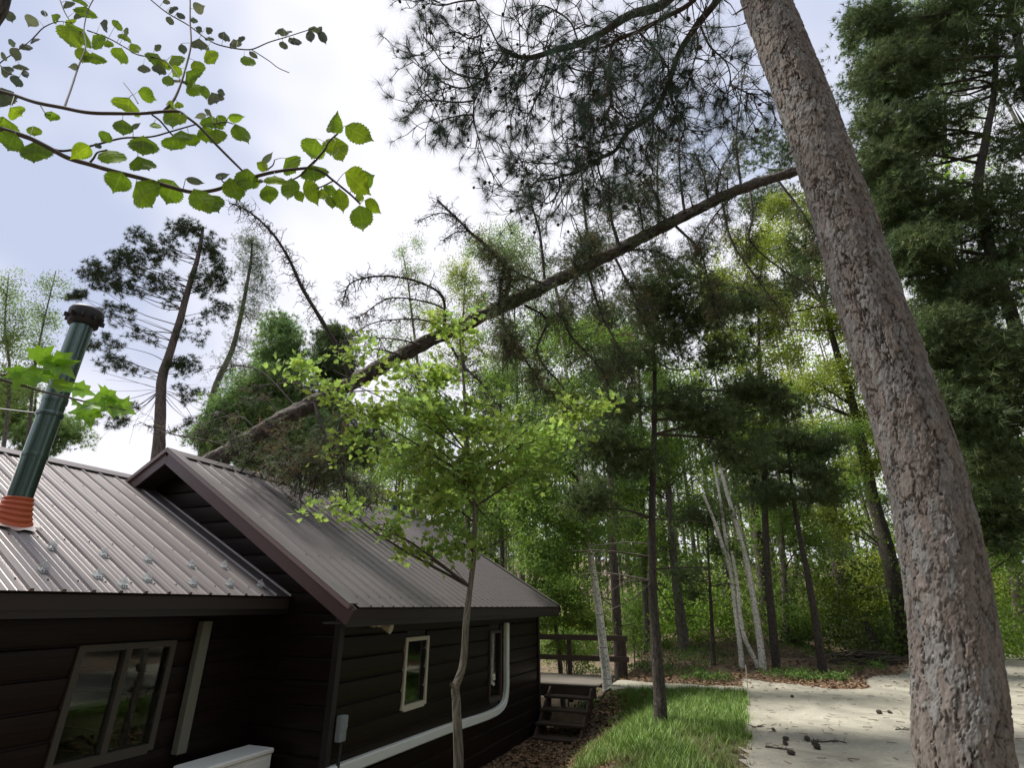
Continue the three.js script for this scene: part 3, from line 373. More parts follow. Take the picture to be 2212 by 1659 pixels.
// ------------------------------------------------------------------ the big red pine close on the right, bark built plate by plate
{
  const D = 2.9, cl = [[2082, 1659], [2068, 1480], [2045, 1280], [1998, 1040], [1934, 820], [1872, 640], [1798, 400], [1732, 210], [1652, 0]].map(([x, y]) => at(x, y, D));
  cl.unshift(V(cl[0].x - 0.02, -0.1, -D), V(cl[0].x, 0.35, -D)); const e = cl[cl.length - 1], e2 = cl[cl.length - 2], up = e.clone().sub(e2).normalize(); for (const l of [2.5, 6, 11]) cl.push(V(e.x + up.x * l * 0.2, e.y + l, -D - 0.02 * l));
  const curve = new THREE.CatmullRomCurve3(cl, false, 'centripetal'), o = cl[0].clone(), T = thing('red_pine', o, 'big red pine with flaky grey bark close beside the sandy drive', 'tree');
  const seg = 300, len = curve.getLength(), h1 = 8.2, rows = Math.round(h1 / 0.0068), p = [], u = [], col = [], idx = [], lut = []; curve.arcLengthDivisions = 800; curve.updateArcLengths();
  const hash = (x, y, k) => { let h = Math.imul(x, 374761393) ^ Math.imul(y, 668265263) ^ Math.imul(k, 974634777); h = Math.imul(h ^ (h >>> 13), 1274126177); return ((h ^ (h >>> 16)) >>> 0) / 4294967296; };
  const NC = 26; // plates round the trunk
  const plate = (a, h) => { // elongated cells, warped: returns [edge distance, id hash, offset in plate]
    const wx = fbm(Math.cos(a) * 3.2, h * 9, Math.sin(a) * 3.2, 4) * 1.7, wy = fbm(Math.cos(a) * 5 + 9, h * 9, Math.sin(a) * 5, 4) * 1.5;
    const X = a / 6.28319 * NC + wx, Y = (h < 2.6 ? h / 0.17 : 2.6 / 0.17 + (h - 2.6) / 0.12) + wy, xi = Math.floor(X), yi = Math.floor(Y); let f1 = 9, f2 = 9, id = 0, dy1 = 0;
    for (let j = -1; j <= 1; j++) for (let i = -1; i <= 1; i++) { const cx = ((xi + i) % NC + NC) % NC, cy = yi + j, dx = xi + i + 0.1 + 0.8 * hash(cx, cy, 1) - X, dy = cy + 0.1 + 0.8 * hash(cx, cy, 2) - Y, d = Math.hypot(dx, dy * 1.0); if (d < f1) { f2 = f1; f1 = d; id = hash(cx, cy, 3) * 1e6; dy1 = dy; } else if (d < f2) f2 = d; }
    return [f2 - f1, id, dy1]; };
  const scale2 = (a, h) => { const X = a / 6.28319 * 62 + 2.0 * fbm(Math.cos(a) * 9, h * 22, Math.sin(a) * 9, 3), Y = h / 0.055 + 1.6 * fbm(Math.cos(a) * 9 + 5, h * 20, Math.sin(a) * 9, 3), xi = Math.floor(X), yi = Math.floor(Y); let f1 = 9, f2 = 9, id = 0, dy1 = 0; for (let j = -1; j <= 1; j++) for (let i = -1; i <= 1; i++) { const cx = ((xi + i) % 62 + 62) % 62, cy = yi + j, d1 = cy + hash(cx, cy, 12) - Y, d = Math.hypot(xi + i + hash(cx, cy, 11) - X, d1); if (d < f1) { f2 = f1; f1 = d; id = hash(cx, cy, 13); dy1 = d1; } else if (d < f2) f2 = d; } return [f2 - f1, id, dy1]; };
  const c0 = V(0, 0, 0), tg = V(0, 0, 0);
  for (let s = 0; s <= rows; s++) { const h = s / rows * h1; curve.getPointAt(h / len, c0); curve.getTangentAt(h / len, tg); const ax = V(1, 0, 0).addScaledVector(tg, -tg.x).normalize(), az = V(0, 0, 1).addScaledVector(tg, -tg.z).addScaledVector(ax, -ax.z).normalize();
    const rb = (lerp(0.180, 0.174, h / h1) + 0.08 * Math.exp(-h * 3.2));
    for (let k = 0; k < seg; k++) { const a = k / seg * 6.28319, ca = Math.cos(a), sa = Math.sin(a), [ed, id, dy] = plate(a, h), q = id % 1, q2 = (id * 7.13) % 1, q3 = (id * 3.7) % 1;
      const ck = sstep(-0.12, 0.3, fbm(ca * 3.1 + 7, h * 2.6, sa * 3.1, 3) + 0.08), crack = (1 - sstep(0.015, 0.035 + 0.14 * ck, ed)) * (0.25 + 0.75 * ck), big = fbm(ca * 1.4 + 4, h * 0.9, sa * 1.4, 2), grain = fbm(ca * 14, h * 26, sa * 14, 3), fine = noise.noise(ca * 40, h * 80, sa * 40);
      const lip = clamp(dy + 0.5) * 0.005; // plates lift at their lower edge
      const [e2d, i2, d2] = scale2(a, h), cr2 = (1 - sstep(0.02, 0.22, e2d)) * (0.3 + 0.7 * sstep(-0.15, 0.25, fbm(ca * 4 + 2, h * 4, sa * 4, 2)));
      const rr = rb + 0.003 * (i2 - 0.5) - 0.003 * cr2 + 0.003 * clamp(d2 + 0.5) + 0.006 * big + 0.009 * (q - 0.5) - 0.019 * crack * (0.5 + q2 * 0.5) + lip + 0.002 * grain + 0.0008 * fine;
      p.push(c0.x + (ax.x * ca + az.x * sa) * rr - o.x, c0.y + (ax.y * ca + az.y * sa) * rr - o.y, c0.z + (ax.z * ca + az.z * sa) * rr - o.z);
      // colours of the matter: grey weathered faces, pinkish fresh flakes, dark corky joints, greenish lichen flecks
      let R = 0.25, G = 0.215, B = 0.19; const pk = sstep(0.55, 0.95, q3 * 0.55 + 0.55 * sstep(-0.25, 0.35, fbm(ca * 2 + 1, h * 1.7, sa * 2 + 5, 3))) * 0.4; R = lerp(R, 0.265, pk); G = lerp(G, 0.2, pk); B = lerp(B, 0.165, pk); const gr = sstep(0.5, 0.8, q2); R = lerp(R, 0.285, gr); G = lerp(G, 0.275, gr); B = lerp(B, 0.26, gr);
      const m = 0.60 + 0.2 * (q - 0.4) + 0.2 * (i2 - 0.5) - 0.2 * cr2 + 0.4 * grain + 0.12 * fine; const cork = sstep(0.3, 0.9, crack); R *= m; G *= m; B *= m; R = lerp(R, 0.07, cork); G = lerp(G, 0.052, cork); B = lerp(B, 0.048, cork);
      col.push(clamp(R, 0.01, 0.8), clamp(G, 0.01, 0.8), clamp(B, 0.01, 0.8)); u.push(k / seg, h); } }
  for (let s = 0; s < rows; s++) for (let k = 0; k < seg; k++) { const a = s * seg + k, b = s * seg + (k + 1) % seg; idx.push(a, a + seg, b, b, a + seg, b + seg); }
  const g = new THREE.BufferGeometry(); g.setAttribute('position', new THREE.Float32BufferAttribute(p, 3)); g.setAttribute('uv', new THREE.Float32BufferAttribute(u, 2)); g.setAttribute('color', new THREE.Float32BufferAttribute(col, 3)); g.setIndex(idx); g.computeVertexNormals();
  mesh('trunk', g, new THREE.MeshStandardMaterial({ vertexColors: true, roughness: 0.95 }), T);
  const r = rngOf(77);
  { const mb = new MB(o), st = curve.getPointAt((h1 - 0.05) / len), pp = [st]; for (let i = 1; i <= 5; i++) pp.push(curve.getPointAt(lerp(h1 / len, 1, i / 5))); mb.limb(pp, 0.176, 0.08, 20, 20, 0.06, 3); mb.build('upper_trunk', BARK.pine, T); }
  // short dead stubs on the trunk
  for (const [x, y, dx, dy] of [[1690, 105, 14, -30], [2052, 0, 0, 0], [1868, 545, -10, 10], [1606, 18, -22, 14], [1645, 60, 26, 6], [1705, 330, -16, 12]].filter((a) => a[0] !== 2052)) { const a = at(x, y, D - 0.2), b = at(x + dx, y + dy, D - 0.3), mb = new MB(o); mb.limb([a.clone().lerp(b, -0.3), b], 0.012, 0.004, 6, 2); mb.build('dead_stub', BARK.twig, T); }
  // boughs hanging into the top of the picture, from the crown overhead
  const Z = (x, y, d) => at(772.8 + 0.3882 * x, 0.3882 * y, d), top = (h) => { const q = curve.getPointAt(Math.min(1, h / len)); return q; };
  const B1 = [top(9.2), Z(1900, -250, 3.5), Z(1700, 20, 3.8), Z(1500, 90, 3.95), Z(1350, 190, 4.05), Z(1230, 245, 4.1), Z(1100, 280, 4.15), Z(960, 322, 4.2), Z(880, 312, 4.25), Z(815, 282, 4.25)];
  const B2 = [top(7.9), Z(2100, -160, 3.2), Z(2000, 0, 3.5), Z(1880, 150, 3.8), Z(1790, 290, 4.0), Z(1720, 480, 4.2), Z(1640, 640, 4.35), Z(1500, 740, 4.5), Z(1430, 840, 4.6), Z(1330, 890, 4.7), Z(1250, 945, 4.8), Z(1120, 985, 4.9), Z(1000, 1010, 5)];
  const B3 = [top(9.6), Z(2000, -330, 3.2), Z(1860, 10, 3.3), Z(1700, 100, 3.4), Z(1560, 175, 3.5), Z(1420, 240, 3.6), Z(1405, 420, 3.7), Z(1405, 585, 3.8), Z(1350, 690, 3.85)];
  const subs = [
    [Z(815, 282, 4.25), Z(775, 235, 4.25), Z(735, 150, 4.2), Z(690, 70, 4.2), Z(655, 0, 4.2), Z(640, -80, 4.2)],
    [Z(812, 290, 4.25), Z(770, 360, 4.3), Z(715, 430, 4.3), Z(675, 510, 4.35), Z(645, 590, 4.35), Z(650, 680, 4.4), Z(690, 830, 4.45), Z(755, 980, 4.5), Z(790, 1040, 4.5)],
    [Z(1058, 300, 4.15), Z(1050, 380, 4.2), Z(1015, 500, 4.3), Z(985, 570, 4.3), Z(950, 640, 4.35), Z(930, 720, 4.4)],
    [Z(960, 322, 4.2), Z(920, 370, 4.2), Z(925, 420, 4.2), Z(880, 470, 4.2), Z(820, 540, 4.2)],
    [Z(715, 430, 4.3), Z(600, 490, 4.3), Z(500, 470, 4.2), Z(380, 400, 4.2), Z(270, 310, 4.2)],
    [Z(700, 440, 4.3), Z(570, 420, 4.3), Z(480, 360, 4.3), Z(420, 270, 4.3), Z(370, 210, 4.3)],
    [Z(690, 195, 4.2), Z(620, 215, 4.2), Z(560, 180, 4.2), Z(480, 190, 4.2)],
    [Z(650, 560, 4.35), Z(560, 570, 4.35), Z(450, 560, 4.3), Z(380, 560, 4.3), Z(310, 480, 4.3)],
    [Z(650, 640, 4.4), Z(590, 640, 4.4), Z(500, 660, 4.4), Z(430, 690, 4.4)],
    [Z(690, 200, 4.2), Z(680, 330, 4.25), Z(720, 380, 4.3)],
    [Z(655, 0, 4.2), Z(560, 10, 4.2), Z(470, 30, 4.2), Z(400, 20, 4.2), Z(330, -10, 4.2)],
    [Z(1350, 190, 4.05), Z(1320, 330, 4.1), Z(1300, 480, 4.2), Z(1230, 600, 4.3), Z(1200, 760, 4.4)],
    [Z(1640, 640, 4.35), Z(1640, 740, 4.35), Z(1600, 860, 4.4), Z(1640, 960, 4.4), Z(1560, 1040, 4.4)],
    [Z(1720, 480, 4.2), Z(1760, 590, 4.2), Z(1820, 680, 4.2), Z(1790, 800, 4.2), Z(1790, 900, 4.2)],
    [Z(1880, 150, 3.8), Z(1890, 260, 3.8), Z(1860, 380, 3.8), Z(1830, 480, 3.8)],
    [Z(1900, 130, 3.7), Z(1960, 260, 3.7), Z(2050, 350, 3.7), Z(2070, 470, 3.7), Z(2030, 540, 3.7)],
    [Z(2070, 470, 3.7), Z(2150, 510, 3.6), Z(2220, 540, 3.6)],
    [Z(1500, 740, 4.5), Z(1380, 760, 4.5), Z(1290, 820, 4.5), Z(1180, 800, 4.5), Z(1080, 790, 4.5)],
    [Z(1250, 945, 4.8), Z(1180, 890, 4.8), Z(1080, 910, 4.8), Z(940, 900, 4.8), Z(850, 880, 4.8)],
    [Z(1120, 985, 4.9), Z(1120, 1060, 4.9), Z(1060, 1130, 4.9), Z(960, 1100, 4.9), Z(880, 1090, 4.9)],
    [Z(1330, 890, 4.7), Z(1350, 980, 4.7), Z(1400, 1060, 4.7), Z(1330, 1140, 4.7)],
    [Z(1100, 280, 4.15), Z(1160, 360, 4.2), Z(1220, 390, 4.2), Z(1340, 400, 4.3), Z(1450, 380, 4.3), Z(1560, 350, 4.3)],
    [Z(1230, 245, 4.1), Z(1180, 120, 4.1), Z(1100, 60, 4.1), Z(1020, 30, 4.1), Z(930, 60, 4.1)],
    [Z(1405, 585, 3.8), Z(1480, 650, 3.9), Z(1560, 640, 4.0), Z(1600, 560, 4.0)],
    [Z(1560, 175, 3.5), Z(1640, 260, 3.6), Z(1700, 330, 3.7), Z(1740, 420, 3.8)],
  ];
  const mats = [], cols = [], tw = new MB(o), tuftAt = (q, dir, s = 1) => { const n = 1 + (r() < 0.5 ? 1 : 0); for (let i = 0; i < n; i++) { mats.push(place(q, o, r, s * (0.7 + 0.5 * r()), V(dir.x + gauss(r) * 0.4, dir.y + gauss(r) * 0.4, dir.z + gauss(r) * 0.4).normalize())); cols.push(tint(r, 0.3)); } };
  const twig = (p, d, l, depth) => { const e = V(p.x + d.x * l, p.y + d.y * l - 0.04 * l, p.z + d.z * l), m = p.clone().lerp(e, 0.5).add(V(gauss(r) * 0.16 * l, gauss(r) * 0.16 * l, gauss(r) * 0.16 * l)); tw.limb([p, m, e], 0.0042 + 0.006 * l, 0.003, 4, 4);
    const ed = e.clone().sub(m).normalize(); if (depth && l > 0.15) { const n = 1 + Math.floor(r() * 2.4); for (let i = 0; i < n; i++) { const q = m.clone().lerp(e, 0.3 + 0.7 * r()); twig(q, V(ed.x + gauss(r) * 1.0, ed.y + gauss(r) * 1.0, ed.z + gauss(r) * 1.0).normalize(), l * (0.45 + 0.4 * r()), depth - 1); } } if (r() < (depth ? 0.55 : 0.85)) { if (r() < 0.9) tuftAt(e, ed); else mb2.push(e.clone()); } };
  const mb2 = [];
  const bough = (pts, r0, r1, nt, tl, name = 'bough') => { const mb = new MB(o), c = mb.limb(pts, r0, r1, 8, pts.length * 5, 0.22, r() * 50); mb.build(name, BARK.twig, T); for (let i = 0; i < nt; i++) { const q = Math.pow(r(), 0.8) * 0.86 + 0.14, p = c.getPoint(q), t = c.getTangent(q), d = V(gauss(r), gauss(r) - 0.15, gauss(r)).normalize(); d.addScaledVector(t, 0.55).normalize(); if (p.y < 30) twig(p, d, tl * (0.35 + 0.75 * r()), 1 + (r() < 0.55 ? 1 : 0)); } const e = pts[pts.length - 1], t = c.getTangent(1); tuftAt(e, t); };
  bough(B1, 0.06, 0.018, 80, 0.6); bough(B2, 0.045, 0.01, 110, 0.55); bough(B3, 0.03, 0.01, 80, 0.55);
  for (const s of subs) bough(s, 0.012, 0.004, 18, 0.36, 'side_bough');
  tw.build('twigs', BARK.twig, T, 'stuff');
  instanced('needles', tuft(52, 0.15, 0.0021, 60, 1.7, 0.06), leafMat([0.045, 0.085, 0.055], 0.25), mats, cols, T);
  const cone = new THREE.LatheGeometry([[0, 0], [0.014, 0.006], [0.02, 0.02], [0.014, 0.038], [0, 0.048]].map(([a, b]) => new THREE.Vector2(a, b)), 8); instanced('cones', cone, std([0.05, 0.035, 0.028], 0.9), mb2.map((q) => place(q, o, r, 0.8 + 0.4 * r(), V(gauss(r), gauss(r), gauss(r)).normalize())), null, T);
}

// ------------------------------------------------------------------ the fallen pine resting on the roof ridge
const FALL = [[470, 990, 8.9], [600, 912, 8.85], [750, 833, 8.8], [900, 750, 8.75], [1100, 655, 8.65], [1290, 563, 8.5], [1500, 455, 8.4], [1600, 408, 8.3], [1725, 368, 8.2], [1790, 345, 8.15]].map(([x, y, d]) => at(x, y, d));
{
  const a = FALL[0], b = FALL[2], d = a.clone().sub(b).normalize(), low = [7.5, 4, 1.6].map((l) => a.clone().addScaledVector(d, l)); const o = low[0].clone(); o.y = groundY(o.x, o.z);
  const T = thing('fallen_pine', o, 'wind-thrown pine with dead curved limbs leaning across the roof ridge', 'tree'), mb = new MB(o), all = [V(o.x, o.y - 0.2, o.z), ...low.slice(1), ...FALL];
  const c = mb.limb(all, 0.172, 0.088, 24, 260, 0.26, 5); mb.build('trunk', BARK.fallen, T);
  const r = rngOf(501), tw = new MB(o), gm = [], gc = [], bm = [], bc = [], gb = [], Z = (x, y, d) => at(430.7 + 0.3882 * 0 + x * 0.31056, 429.4 + y * 0.31056, d), Y = (x, y, d) => at(772.8 + 0.3882 * x, 0.3882 * y, d), X = (x, y, d) => at(x, y, d);
  // twig work: many short crooked dead twigs hung with lichen along a limb
  const lichen = (p) => { gb.push(place(p, o, r, 0.5 + 0.6 * r(), V(gauss(r), -1, gauss(r)).normalize())); };
  const limb = (pts, r0, r1, n, tl, green = 0.1, bare = 0.12) => { n = Math.round(n * 1.5); const m = new MB(o), cv = m.limb(pts, r0, r1, 7, pts.length * 6, 0.25, r() * 40); m.build('limb', BARK.deadtwig, T);
    for (let i = 0; i < n; i++) { const q = bare + (1 - bare) * r(), p = cv.getPoint(q), t = cv.getTangent(q), e = V(gauss(r), gauss(r) - 0.2, gauss(r)).normalize().addScaledVector(t, 0.5).normalize().multiplyScalar(tl * (0.3 + r()) * (1.1 - 0.5 * q)).add(p), md = p.clone().lerp(e, 0.5).add(V(gauss(r) * 0.2 * tl, gauss(r) * 0.2 * tl, gauss(r) * 0.2 * tl)); tw.limb([p, md, e], 0.008, 0.0025, 4, 4);
      for (let k = 0; k < 3; k++) { const s = md.clone().lerp(e, r()), f = s.clone().add(V(gauss(r), gauss(r) - 0.3, gauss(r)).multiplyScalar(tl * 0.45)); tw.limb([s, f], 0.0045, 0.002, 3, 1); if (r() < green * 0.75) { const dead = r() < 0.22, P = place(f, o, r, 0.8 + 0.6 * r(), f.clone().sub(s).normalize()); (dead ? bm : gm).push(P); (dead ? bc : gc).push(tint(r, 0.3)); } else if (r() < 0.35) lichen(f); } } };
  // limbs reaching up and back over the trunk (zoomed crop coordinates)
  limb([X(757, 812, 8.75), X(735, 760, 8.6), X(700, 700, 8.4), X(655, 625, 8.2), X(625, 560, 8.1), X(590, 505, 8.0), X(545, 462, 7.9), X(505, 440, 7.85)], 0.05, 0.012, 90, 0.3, 0.02, 0.3);
  limb([X(1092, 645, 8.6), X(1100, 590, 8.5), X(1060, 540, 8.3), X(1020, 505, 8.2), X(985, 470, 8.1), X(945, 432, 8.0)], 0.05, 0.016, 70, 0.36, 0.03, 0.25);
  limb([X(985, 470, 8.1), X(955, 460, 8.0), X(925, 468, 8.0), X(902, 478, 8.0)], 0.015, 0.005, 12, 0.18, 0.02);
  limb([X(1010, 500, 8.2), X(985, 502, 8.1), X(955, 520, 8.1)], 0.014, 0.006, 9, 0.16, 0.02);
  limb([X(960, 720, 8.6), X(955, 640, 8.3), X(900, 608, 8.0), X(845, 597, 7.9), X(790, 600, 7.8), X(755, 615, 7.7), X(740, 655, 7.7)], 0.03, 0.008, 56, 0.3, 0.05);
  limb([X(985, 705, 8.6), X(960, 668, 8.4), X(900, 648, 8.1), X(840, 645, 8.0), X(790, 675, 7.9), X(770, 690, 7.9)], 0.022, 0.006, 36, 0.26, 0.06);
  limb([X(965, 718, 8.6), X(930, 695, 8.4), X(860, 690, 8.2), X(800, 700, 8.1), X(745, 738, 8.0)], 0.022, 0.006, 34, 0.28, 0.06);
  limb([X(905, 745, 8.6), X(870, 735, 8.4), X(800, 730, 8.3), X(745, 742, 8.2)], 0.018, 0.005, 24, 0.25, 0.06);
  limb([X(860, 765, 8.6), X(820, 755, 8.4), X(770, 757, 8.3)], 0.016, 0.005, 16, 0.22, 0.1);
  limb([X(1177, 606, 8.55), X(1165, 500, 8.4), X(1148, 440, 8.3), X(1137, 360, 8.2)], 0.032, 0.012, 40, 0.4, 0.3);
  limb([X(1275, 560, 8.45), X(1262, 450, 8.3), X(1255, 370, 8.2), X(1245, 330, 8.1)], 0.034, 0.012, 44, 0.42, 0.4);
  limb([X(1422, 495, 8.35), X(1420, 360, 8.2), X(1425, 270, 8.0)], 0.03, 0.01, 46, 0.42, 0.4);
  limb([X(1478, 460, 8.3), X(1468, 370, 8.2), X(1466, 255, 8.0)], 0.03, 0.01, 44, 0.42, 0.4);
  limb([X(1600, 405, 8.2), X(1590, 300, 8.1), X(1602, 190, 8.0), X(1612, 130, 7.9)], 0.026, 0.008, 36, 0.4, 0.25);
  limb([X(1340, 540, 8.4), X(1320, 470, 8.3), X(1315, 390, 8.2)], 0.04, 0.016, 40, 0.4, 0.5);
  limb([X(1545, 430, 8.3), X(1560, 360, 8.2), X(1590, 320, 8.0)], 0.024, 0.008, 30, 0.4, 0.4);
  for (const q of [[[1075, 668], [1082, 620], [1090, 580]], [[1085, 670], [1090, 720], [1100, 770]], [[1240, 580], [1250, 540], [1290, 500]], [[1255, 585], [1220, 640], [1210, 690]], [[1180, 615], [1120, 590], [1080, 560], [1050, 530]], [[1390, 510], [1380, 450], [1350, 400]], [[1530, 435], [1520, 380], [1500, 330]], [[1330, 545], [1400, 540], [1450, 560]], [[1450, 480], [1400, 440], [1390, 390]], [[1590, 415], [1540, 470], [1500, 540]]]) limb(q.map(([x, y], i) => at(x, y, 8.4 - i * 0.15)), 0.022, 0.006, 44, 0.42, 0.6, 0.05);
  // limbs hanging below the trunk
  for (const q of [[[680, 870], [695, 920], [730, 990], [760, 1070], [800, 1090]], [[600, 945], [640, 1000], [650, 1060]], [[720, 850], [790, 905], [850, 960], [900, 1010]], [[770, 820], [740, 900], [720, 970], [735, 1040]], [[880, 785], [910, 830], [940, 880], [960, 930]], [[970, 740], [1000, 790], [1040, 830], [1060, 900]], [[1080, 690], [1110, 740], [1150, 800], [1180, 850]], [[1135, 660], [1180, 690], [1160, 760], [1210, 830], [1250, 880]], [[1200, 620], [1230, 720], [1300, 800], [1330, 880]], [[1270, 590], [1300, 680], [1340, 760], [1370, 830]], [[1330, 560], [1370, 640], [1400, 700]], [[1460, 490], [1510, 540], [1530, 610], [1560, 700]], [[1560, 440], [1580, 520], [1640, 610], [1700, 690]], [[1620, 415], [1625, 470], [1620, 520], [1700, 590], [1800, 640]], [[1680, 390], [1740, 470], [1790, 560]]]) {
    const D0 = 8.6; limb(q.map(([x, y], i) => at(x, y, D0 - i * 0.14)), 0.028, 0.007, 40, 0.42, q[0][0] > 1000 ? 0.6 : 0.14, 0.1); }
  for (const q of [[[640, 880], [560, 800], [500, 790], [440, 800]], [[560, 935], [520, 900], [470, 905], [430, 930]], [[610, 905], [570, 860], [520, 870], [460, 900]], [[540, 945], [490, 925], [420, 940]], [[690, 865], [640, 830], [590, 830], [520, 842]], [[505, 965], [440, 950], [360, 935], [300, 910]]]) limb(q.map(([x, y], i) => at(x, y, 8.95 + i * 0.1)), 0.018, 0.004, 14, 0.3, 0.05, 0.25);
  // stubs of snapped limbs
  for (let i = 0; i < 14; i++) { const p = c.getPoint(0.35 + 0.5 * r()), m = new MB(o); m.limb([p, p.clone().add(V(gauss(r) * 0.4, gauss(r) * 0.4, 0.2 + 0.2 * r()))], 0.02, 0.008, 6, 2); m.build('stub', BARK.deadtwig, T); }
  // brush dragged over the ridge
  for (let i = 0; i < 15; i++) { const p0 = fromNT(RE.rn + 0.2 + r() * 0.8, 0.6 + r() * 3.2, 0); const n0 = nt(p0.x, p0.z)[0]; p0.y = HY + RE.ry - (n0 - RE.rn) * RE.s + 0.1; const d = V(gauss(r) * 0.7 + 0.2, 0.15 + gauss(r) * 0.1, 0.6 * r()).normalize(); const q = p0.clone().addScaledVector(d, 0.7); const q2 = q.clone().addScaledVector(d, 0.6); q2.y -= 0.25; limb([p0, q, q2], 0.014, 0.004, 16, 0.28, 0.3); }
  tw.build('twigs', BARK.deadtwig, T, 'stuff');
  instanced('needles', LEAF.spruce.geo, LEAF.spruce.mat, gm, gc, T);
  instanced('dead_needles', LEAF.brown.geo, LEAF.brown.mat, bm, bc, T); instanced('lichen', tuft(9, 0.055, 0.006, 66, 1.2), leafMat([0.16, 0.15, 0.10], 0.3), gb, null, T);
}

// ------------------------------------------------------------------ leafy branch close above the camera, every leaf its own
const leafGeos = [0, 1, 2].map((k) => { // serrated pointed blade, base at the origin, tip at +y 1, width 1
  const r = rngOf(900 + k), N = 22, cu = [0.18, 0.34, 0.05][k], fo = [0.36, 0.2, 0.6][k], mb = new MB(); const prof = (v) => Math.pow(Math.sin(Math.PI * Math.pow(v, [0.62, 0.7, 0.56][k])), 0.85) * 0.53 * (1 - 0.62 * sstep(0.6, 0.97, v)); let last;
  for (let i = 0; i <= N; i++) { const v = i / N, w = prof(v) * (1 + (i % 2 ? 0.07 : -0.05)) , z = -cu * v * v + 0.03 * Math.sin(v * 9 + k * 2), row = []; for (const s of [-1, -0.5, 0, 0.5, 1]) row.push(mb.vert(s * w, v + Math.abs(s) * (i % 2 ? 0.012 : 0), z + Math.abs(s) * w * fo + 0.02 * Math.sin(v * 40) * Math.abs(s), s, v)); if (last) for (let j = 0; j < 4; j++) mb.quad(last[j], last[j + 1], row[j + 1], row[j]); last = row; }
  return mb.geo(); });
const veinTex = (base, vein) => dataTex(128, 128, (u, v) => { const s = Math.abs(u - 0.5) * 2, mid = s < 0.06, side = Math.abs(((v * 7 - s * 2.2) % 1 + 1) % 1 - 0.5) < 0.07; const n = 0.9 + tile(u, v, 8, 8, 3, 3) * 0.5, k = mid ? 1 : side ? 0.55 : 0; return [0, 1, 2].map((i) => toS(lerp(base[i] * n, vein[i], k))); });
const leafUV = (g) => { const u = g.attributes.uv; for (let i = 0; i < u.count; i++) u.setX(i, u.getX(i) * 0.5 + 0.5); }; leafGeos.forEach(leafUV);
const bigLeaf = [0, 1, 2].map((k) => new THREE.MeshPhysicalMaterial({ map: veinTex([[0.23, 0.36, 0.014], [0.16, 0.26, 0.014], [0.11, 0.13, 0.07]][k], [[0.28, 0.40, 0.025], [0.2, 0.3, 0.022], [0.11, 0.14, 0.065]][k]), roughness: 0.9, specularIntensity: 0.3, transmission: [0.6, 0.6, 0.5][k], thickness: 0, side: THREE.DoubleSide }));
const leafTone = bigLeaf.flatMap((m) => [1, 0.78, 1.12].map((k, i) => { const c = m.clone(); c.color = rgb(k * (i === 2 ? 1.05 : 0.95), k, k * (i === 1 ? 1.3 : 1)); return c; }));
function putLeaf(parent, o, bx, by, tx, ty, w, D, r, mat, conv) {
  const a = conv(bx, by, D), b = conv(tx, ty, D + (r() - 0.5) * 0.03), y = b.clone().sub(a), len = y.length(), pxl = Math.hypot(tx - bx, ty - by); y.normalize();
  const view = a.clone().sub(camera.position).normalize(); view.addScaledVector(y, -view.dot(y)).normalize(); const ww = conv(bx - w / 2, by, D).distanceTo(conv(bx + w / 2, by, D)), x = y.clone().cross(view).normalize(), tilt = (r() - 0.5) * 0.8, xx = x.clone().multiplyScalar(Math.cos(tilt)).addScaledVector(view, Math.sin(tilt)), z = xx.clone().cross(y);
  const m = new THREE.Mesh(leafGeos[Math.floor(r() * 3)], mat); m.name = 'leaf'; shade(m); m.matrix.makeBasis(xx, y, z).scale(V(ww * 1.05 / Math.cos(tilt), len, Math.min(len, ww))).setPosition(a.clone().sub(o)); m.matrix.decompose(m.position, m.quaternion, m.scale); parent.add(m); return a; }
